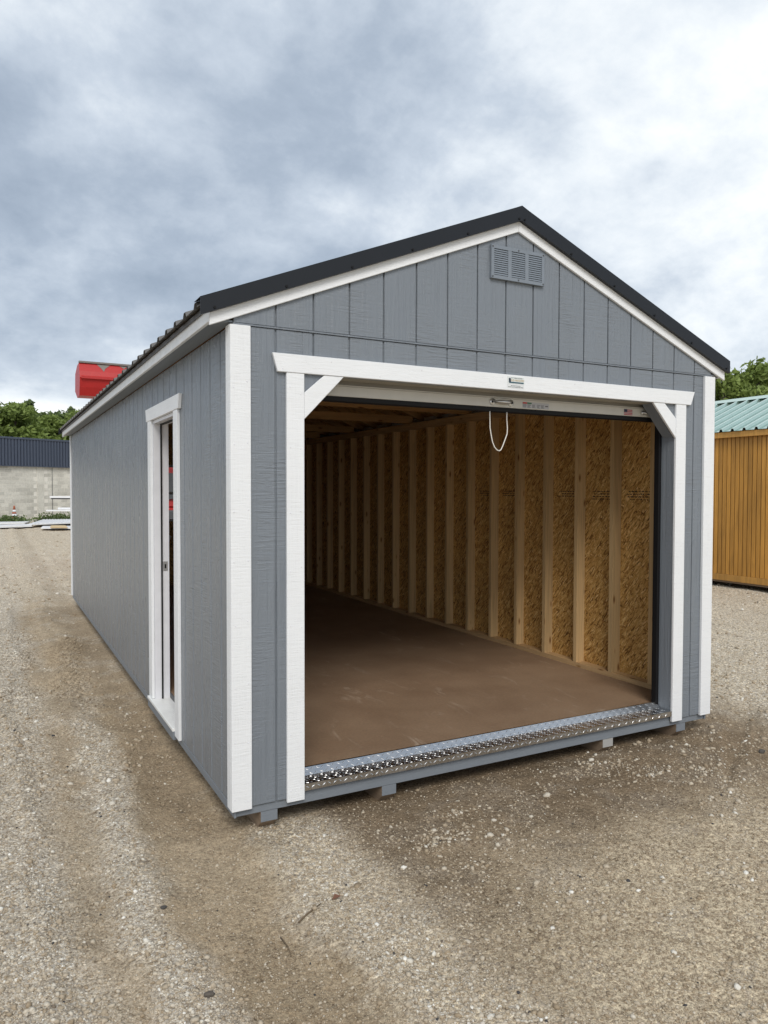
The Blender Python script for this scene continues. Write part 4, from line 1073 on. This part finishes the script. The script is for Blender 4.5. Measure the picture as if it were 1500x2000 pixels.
for xa, w_, d_ in ((0.30, 0.26, 0.9), (0.72, 0.2, 0.35), (1.25, 0.3, 0.6)):
    q = [(0, 0), (w_, 0.0), (w_*0.62, 0.55*d_), (w_*0.5, d_), (w_*0.3, 0.5*d_)]
    P_ = [(bx0+xa+u_, -1.972-0.09*v_, 4.22-0.168*v_) for u_, v_ in q]
    lp(MB().add(P_+[(x, y+0.012, z) for x, y, z in P_], [tuple(range(5)), (9, 8, 7, 6, 5)]+[(i, (i+1) % 5, 5+(i+1) % 5, 5+i) for i in range(5)]), "worn_patch", mWornSteel, bk)
lp(MB().box(bx0+0.1, bx1-0.1, -1.62, -1.56, 3.58, 4.18), "back_plate", mRed, bk)
body = lp(MB().prism([(-0.55, 0.75), (1.9, 0.75), (2.1, 1.05), (2.05, 1.75), (1.1, 1.85), (0.9, 1.3), (-0.5, 1.3)], 0, -0.75, 0.75, 0.04), "chassis", mRed, ldr)
cab = lp(MB().prism([(-0.45, 1.31), (0.88, 1.31), (0.8, 2.25), (-0.25, 2.25)], 0, -0.5, 0.5, 0.03), "cab", mRed, ldr)
for s in (-1, 1):
    lp(MB().prism([(-0.30, 1.45), (0.70, 1.45), (0.66, 2.1), (-0.16, 2.1)], 0, s*0.505, s*0.512), "cab_window", mDarkGray, cab)
lp(MB().box(-0.42, 0.42, -0.475, -0.455, 1.5, 2.1), "windscreen", mDarkGray, cab)
lp(MB().box(-0.8, 0.8, -0.75, -0.56, 0.55, 1.25, 0.03), "front_guard", mDarkGray, ldr)
for s in (-1, 1):
    for y in (-0.1, 1.45):
        wl = lp(MB().lathe([(0.30, -0.16), (0.46, -0.15), (0.50, -0.10), (0.50, 0.10), (0.46, 0.15), (0.30, 0.16)], (s*0.92, y, 0.50), 0, 28), "wheel", mTyre, ldr, True)
        lp(MB().lathe([(0.10, -0.02), (0.28, 0.0), (0.29, 0.03), (0.10, 0.04)], (s*(0.92+0.15)-0.01, y, 0.50), 0, 20), "rim", mRed, wl, True)
    arm = lp(MB().prism([(1.75, 1.60), (1.95, 1.75), (0.4, 3.55), (-0.9, 4.02), (-1.5, 3.92), (-1.5, 3.75), (-0.9, 3.78), (0.25, 3.35)], 0, s*0.62-0.06, s*0.62+0.06, 0.012), "lift_arm", mRed, ldr)
    lp(MB().tube([(s*0.62, 0.35, 1.2), (s*0.62, 0.55, 2.2), (s*0.62, 0.62, 2.5)], 0.06, 10), "ram", mDarkGray, ldr, True)
    lp(MB().tube([(s*0.62, 0.62, 2.5), (s*0.62, 0.75, 3.0)], 0.032, 10), "ram_rod", mSteel, ldr, True)

# ------------------------------------------------------------------ trees
def make_tree(name, h, rad, nclump, nleaf, lsize, mat, seed, base=0.25, conical=0.0):
    r_ = np.random.default_rng(seed)
    tr = MB(); top = h*0.9; pts = []; lean = r_.normal(0, 0.25, 2)
    for k in range(7):
        t = k/6; pts.append((lean[0]*t+r_.normal(0, 0.06), lean[1]*t+r_.normal(0, 0.06), top*t))
    tr.tube(pts, [h*0.022*(1-0.85*k/6)+0.02 for k in range(7)], 8)
    C = []
    for i in range(nclump):
        t = (i+0.5)/nclump; z = base+(1-base)*t
        prof = (math.sin(math.pi*min(1, (z-base)/(1-base)*0.86+0.14))**0.6)*(1-conical)+conical*(1-(z-base)/(1-base)*0.95)
        a = r_.uniform(0, 6.283); rr = rad*prof*math.sqrt(r_.uniform(0.12, 1.0))
        C.append((rr*math.cos(a)+lean[0]*z, rr*math.sin(a)+lean[1]*z, h*z))
    C = np.array(C)
    for i in range(0, nclump, 2):
        c = C[i]; z0 = max(h*0.15, c[2]-h*0.16); q = z0/top
        tr.tube([(lean[0]*q, lean[1]*q, z0), ((c[0]+lean[0]*q)/2, (c[1]+lean[1]*q)/2, (z0+c[2])/2+0.1), tuple(c)], [h*0.008, h*0.005, h*0.002], 5, False)
    cr_ = rad*r_.uniform(0.18, 0.38, nclump)
    def cf(r2, n):
        k = r2.integers(0, nclump, n); d = r2.normal(size=(n, 3)); d /= np.linalg.norm(d, axis=1)[:, None]
        p = C[k]+d*(cr_[k]*r2.random(n)**0.45)[:, None]*np.array([1, 1, 0.75]); return p
    ctone = r_.random(nclump)
    def tf(c, r2): return 0.25+0.35*r2.random(len(c))+0.4*(fbm(c[:, 0]*0.9/rad*3, c[:, 2]*0.9/rad*3, 3, seed)-0.5)*2*0.7+0.15
    V, F, T = leaves(nleaf, cf, lsize, seed+1, tf)
    cm = np_mesh("crown", V, F, mat); attr(cm, 'tone', T)
    return tr.mesh("trunk", mBark), cm
kinds = {'round': make_tree("t", 8.6, 2.9, 70, 11000, 0.19, mLeafA, 51), 'loose': make_tree("t", 8.8, 2.6, 54, 6200, 0.17, mLeafA, 62, 0.2),
         'dark': make_tree("t", 9.2, 2.5, 60, 9500, 0.21, mLeafB, 73, 0.15, 0.5), 'spire': make_tree("t", 10.0, 1.9, 46, 6000, 0.20, mLeafB, 84, 0.12, 0.85)}
def tree(kind, u, dist, topv, label, group, wide=1.0, rz=0.0):
    p = at_dist(u, 950, dist); topz = at_dist(u, topv, dist).z
    tm_, cm_ = kinds[kind]; hz = max(v.co.z for v in cm_.vertices) if False else {'round': 9.0, 'loose': 9.1, 'dark': 9.6, 'spire': 10.2}[kind]
    s = (topz-GZ)/hz
    o = empty("tree", (p.x, p.y, GZ), rz); o.scale = (s*wide, s*wide, s); tag(o, label, 'tree', group)
    place("trunk", tm_, o, world=False); place("crown", cm_, o, world=False)
LG = 'trees behind the block building'
tree('round', -75, 62, 770, 'broad green tree cut off by the left photo edge behind the block building', LG, 1.2, 0.4)
tree('round', 22, 63, 786, 'broad bright green tree above the far left of the block building', LG, 1.25, 1.9)
tree('dark', 52, 70, 806, 'dark green tree filling the gap right of the broad left tree', LG, 1.5, 2.6)
tree('spire', 66, 72, 783, 'slender pointed tree standing out above the block building', LG, 0.9, 0.2)
tree('dark', 88, 68, 806, 'dark rounded tree just right of the slender pointed tree', LG, 1.35, 4.2)
tree('round', 112, 66, 812, 'low bright tree right of the dark rounded tree', LG, 1.3, 5.0)
tree('dark', 128, 72, 806, 'dark tree next to the far eave of the gray shed', LG, 1.3, 1.2)
tree('spire', 143, 74, 797, 'thin pointed treetop beside the far eave of the gray shed', LG, 0.8, 1.1)
tree('round', 168, 64, 800, 'tree whose top barely shows over the far eave of the gray shed', LG, 1.3, 3.3)
RG = 'trees behind the honey coloured shed'
tree('loose', 1352, 38, 745, 'leafy tree mostly behind the right corner trim of the gray shed', RG, 1.1, 0.7)
tree('loose', 1412, 36, 722, 'leafy tree showing under the right roof corner of the gray shed', RG, 0.95, 2.9)
tree('round', 1452, 42, 738, 'lower leafy tree between the two taller ones above the green roof', RG, 1.0, 1.7)
tree('loose', 1494, 37, 706, 'tallest leafy tree standing above the green roof near the right edge', RG, 1.05, 4.4)
tree('round', 1570, 40, 715, 'leafy tree cut off by the right photo edge above the green roof', RG, 1.1, 5.2)

# ------------------------------------------------------------------ single stones, twigs and a leaf lying in front
def stone(px, s, seed, label, tone=0.95):
    p = on_ground(*px); r_ = np.random.default_rng(seed)
    b_ = bmesh.new(); bmesh.ops.create_icosphere(b_, subdivisions=2, radius=0.72)
    for v in b_.verts: v.co *= 1+0.9*(fbm(np.array([v.co.x*1.6+seed]), np.array([v.co.y*1.6+v.co.z*1.3]), 2, seed)[0]-0.5)
    mb = MB().bm(b_); mb.v = [(x*s*1.25, y*s*0.9, z*s*0.7) for x, y, z in mb.v]
    me = mb.mesh("stone", mStone); attr(me, 'tone', np.full(len(me.vertices), tone))
    z = float(height(np.array([p.x]), np.array([p.y]))[0])
    tag(place("stone", me, loc=(p.x, p.y, z+s*0.25)), label, 'stone', 'single stones on the ground in front')
stone((788, 1690), 0.018, 3, 'pale egg shaped stone on the brown mud before the door')
stone((1154, 1485), 0.022, 4, 'pale stone on the mud just below the right hand skid', 0.85)
stone((925, 1882), 0.018, 5, 'round tan stone with a dark rim at the lower middle', 0.6)
stone((1488, 1468), 0.03, 6, 'dark gray stone at the right edge of the yard', 0.02)
stone((320, 1773), 0.014, 7, 'small black stone in the pale gravel strip at lower left', 0.01)
stone((408, 1940), 0.018, 8, 'dark stone at the edge of the brown track near the bottom', 0.03)
stone((1068, 1557), 0.026, 9, 'long flat pale stone on the damp mud in front of the plate', 0.75)
stone((1247, 1741), 0.012, 10, 'small white stone on the dry crust at right', 1.0)
mTwig = plain("twig_bark", (0.14, 0.10, 0.06), 0.9)
def twig(pxs, r, label):
    pts = []
    for q in pxs:
        p = on_ground(*q); z = float(height(np.array([p.x]), np.array([p.y]))[0]); pts.append((p.x, p.y, z+0.006))
    tag(MB().tube(pts, [r]*(len(pts)-1)+[r*0.5], 6).build("twig", mTwig, None, True), label, 'twig')
twig([(583, 1791), (600, 1782), (615, 1775), (627, 1766)], 0.0035, 'thin brown twig lying across the pale gravel strip')
twig([(548, 1812), (562, 1828), (569, 1850)], 0.003, 'short dark twig lying left of the pale gravel strip')
p = on_ground(656, 1749); z = float(height(np.array([p.x]), np.array([p.y]))[0])
lfm = MB().add([(p.x-0.02, p.y-0.006, z+0.006), (p.x, p.y-0.014, z+0.014), (p.x+0.026, p.y, z+0.008), (p.x, p.y+0.014, z+0.018)], [(0, 1, 2, 3)])
tag(lfm.build("dead_leaf", plain("dead_leaf_brown", (0.16, 0.07, 0.04), 0.7)), 'curled reddish brown dead leaf on the pale gravel strip', 'leaf')
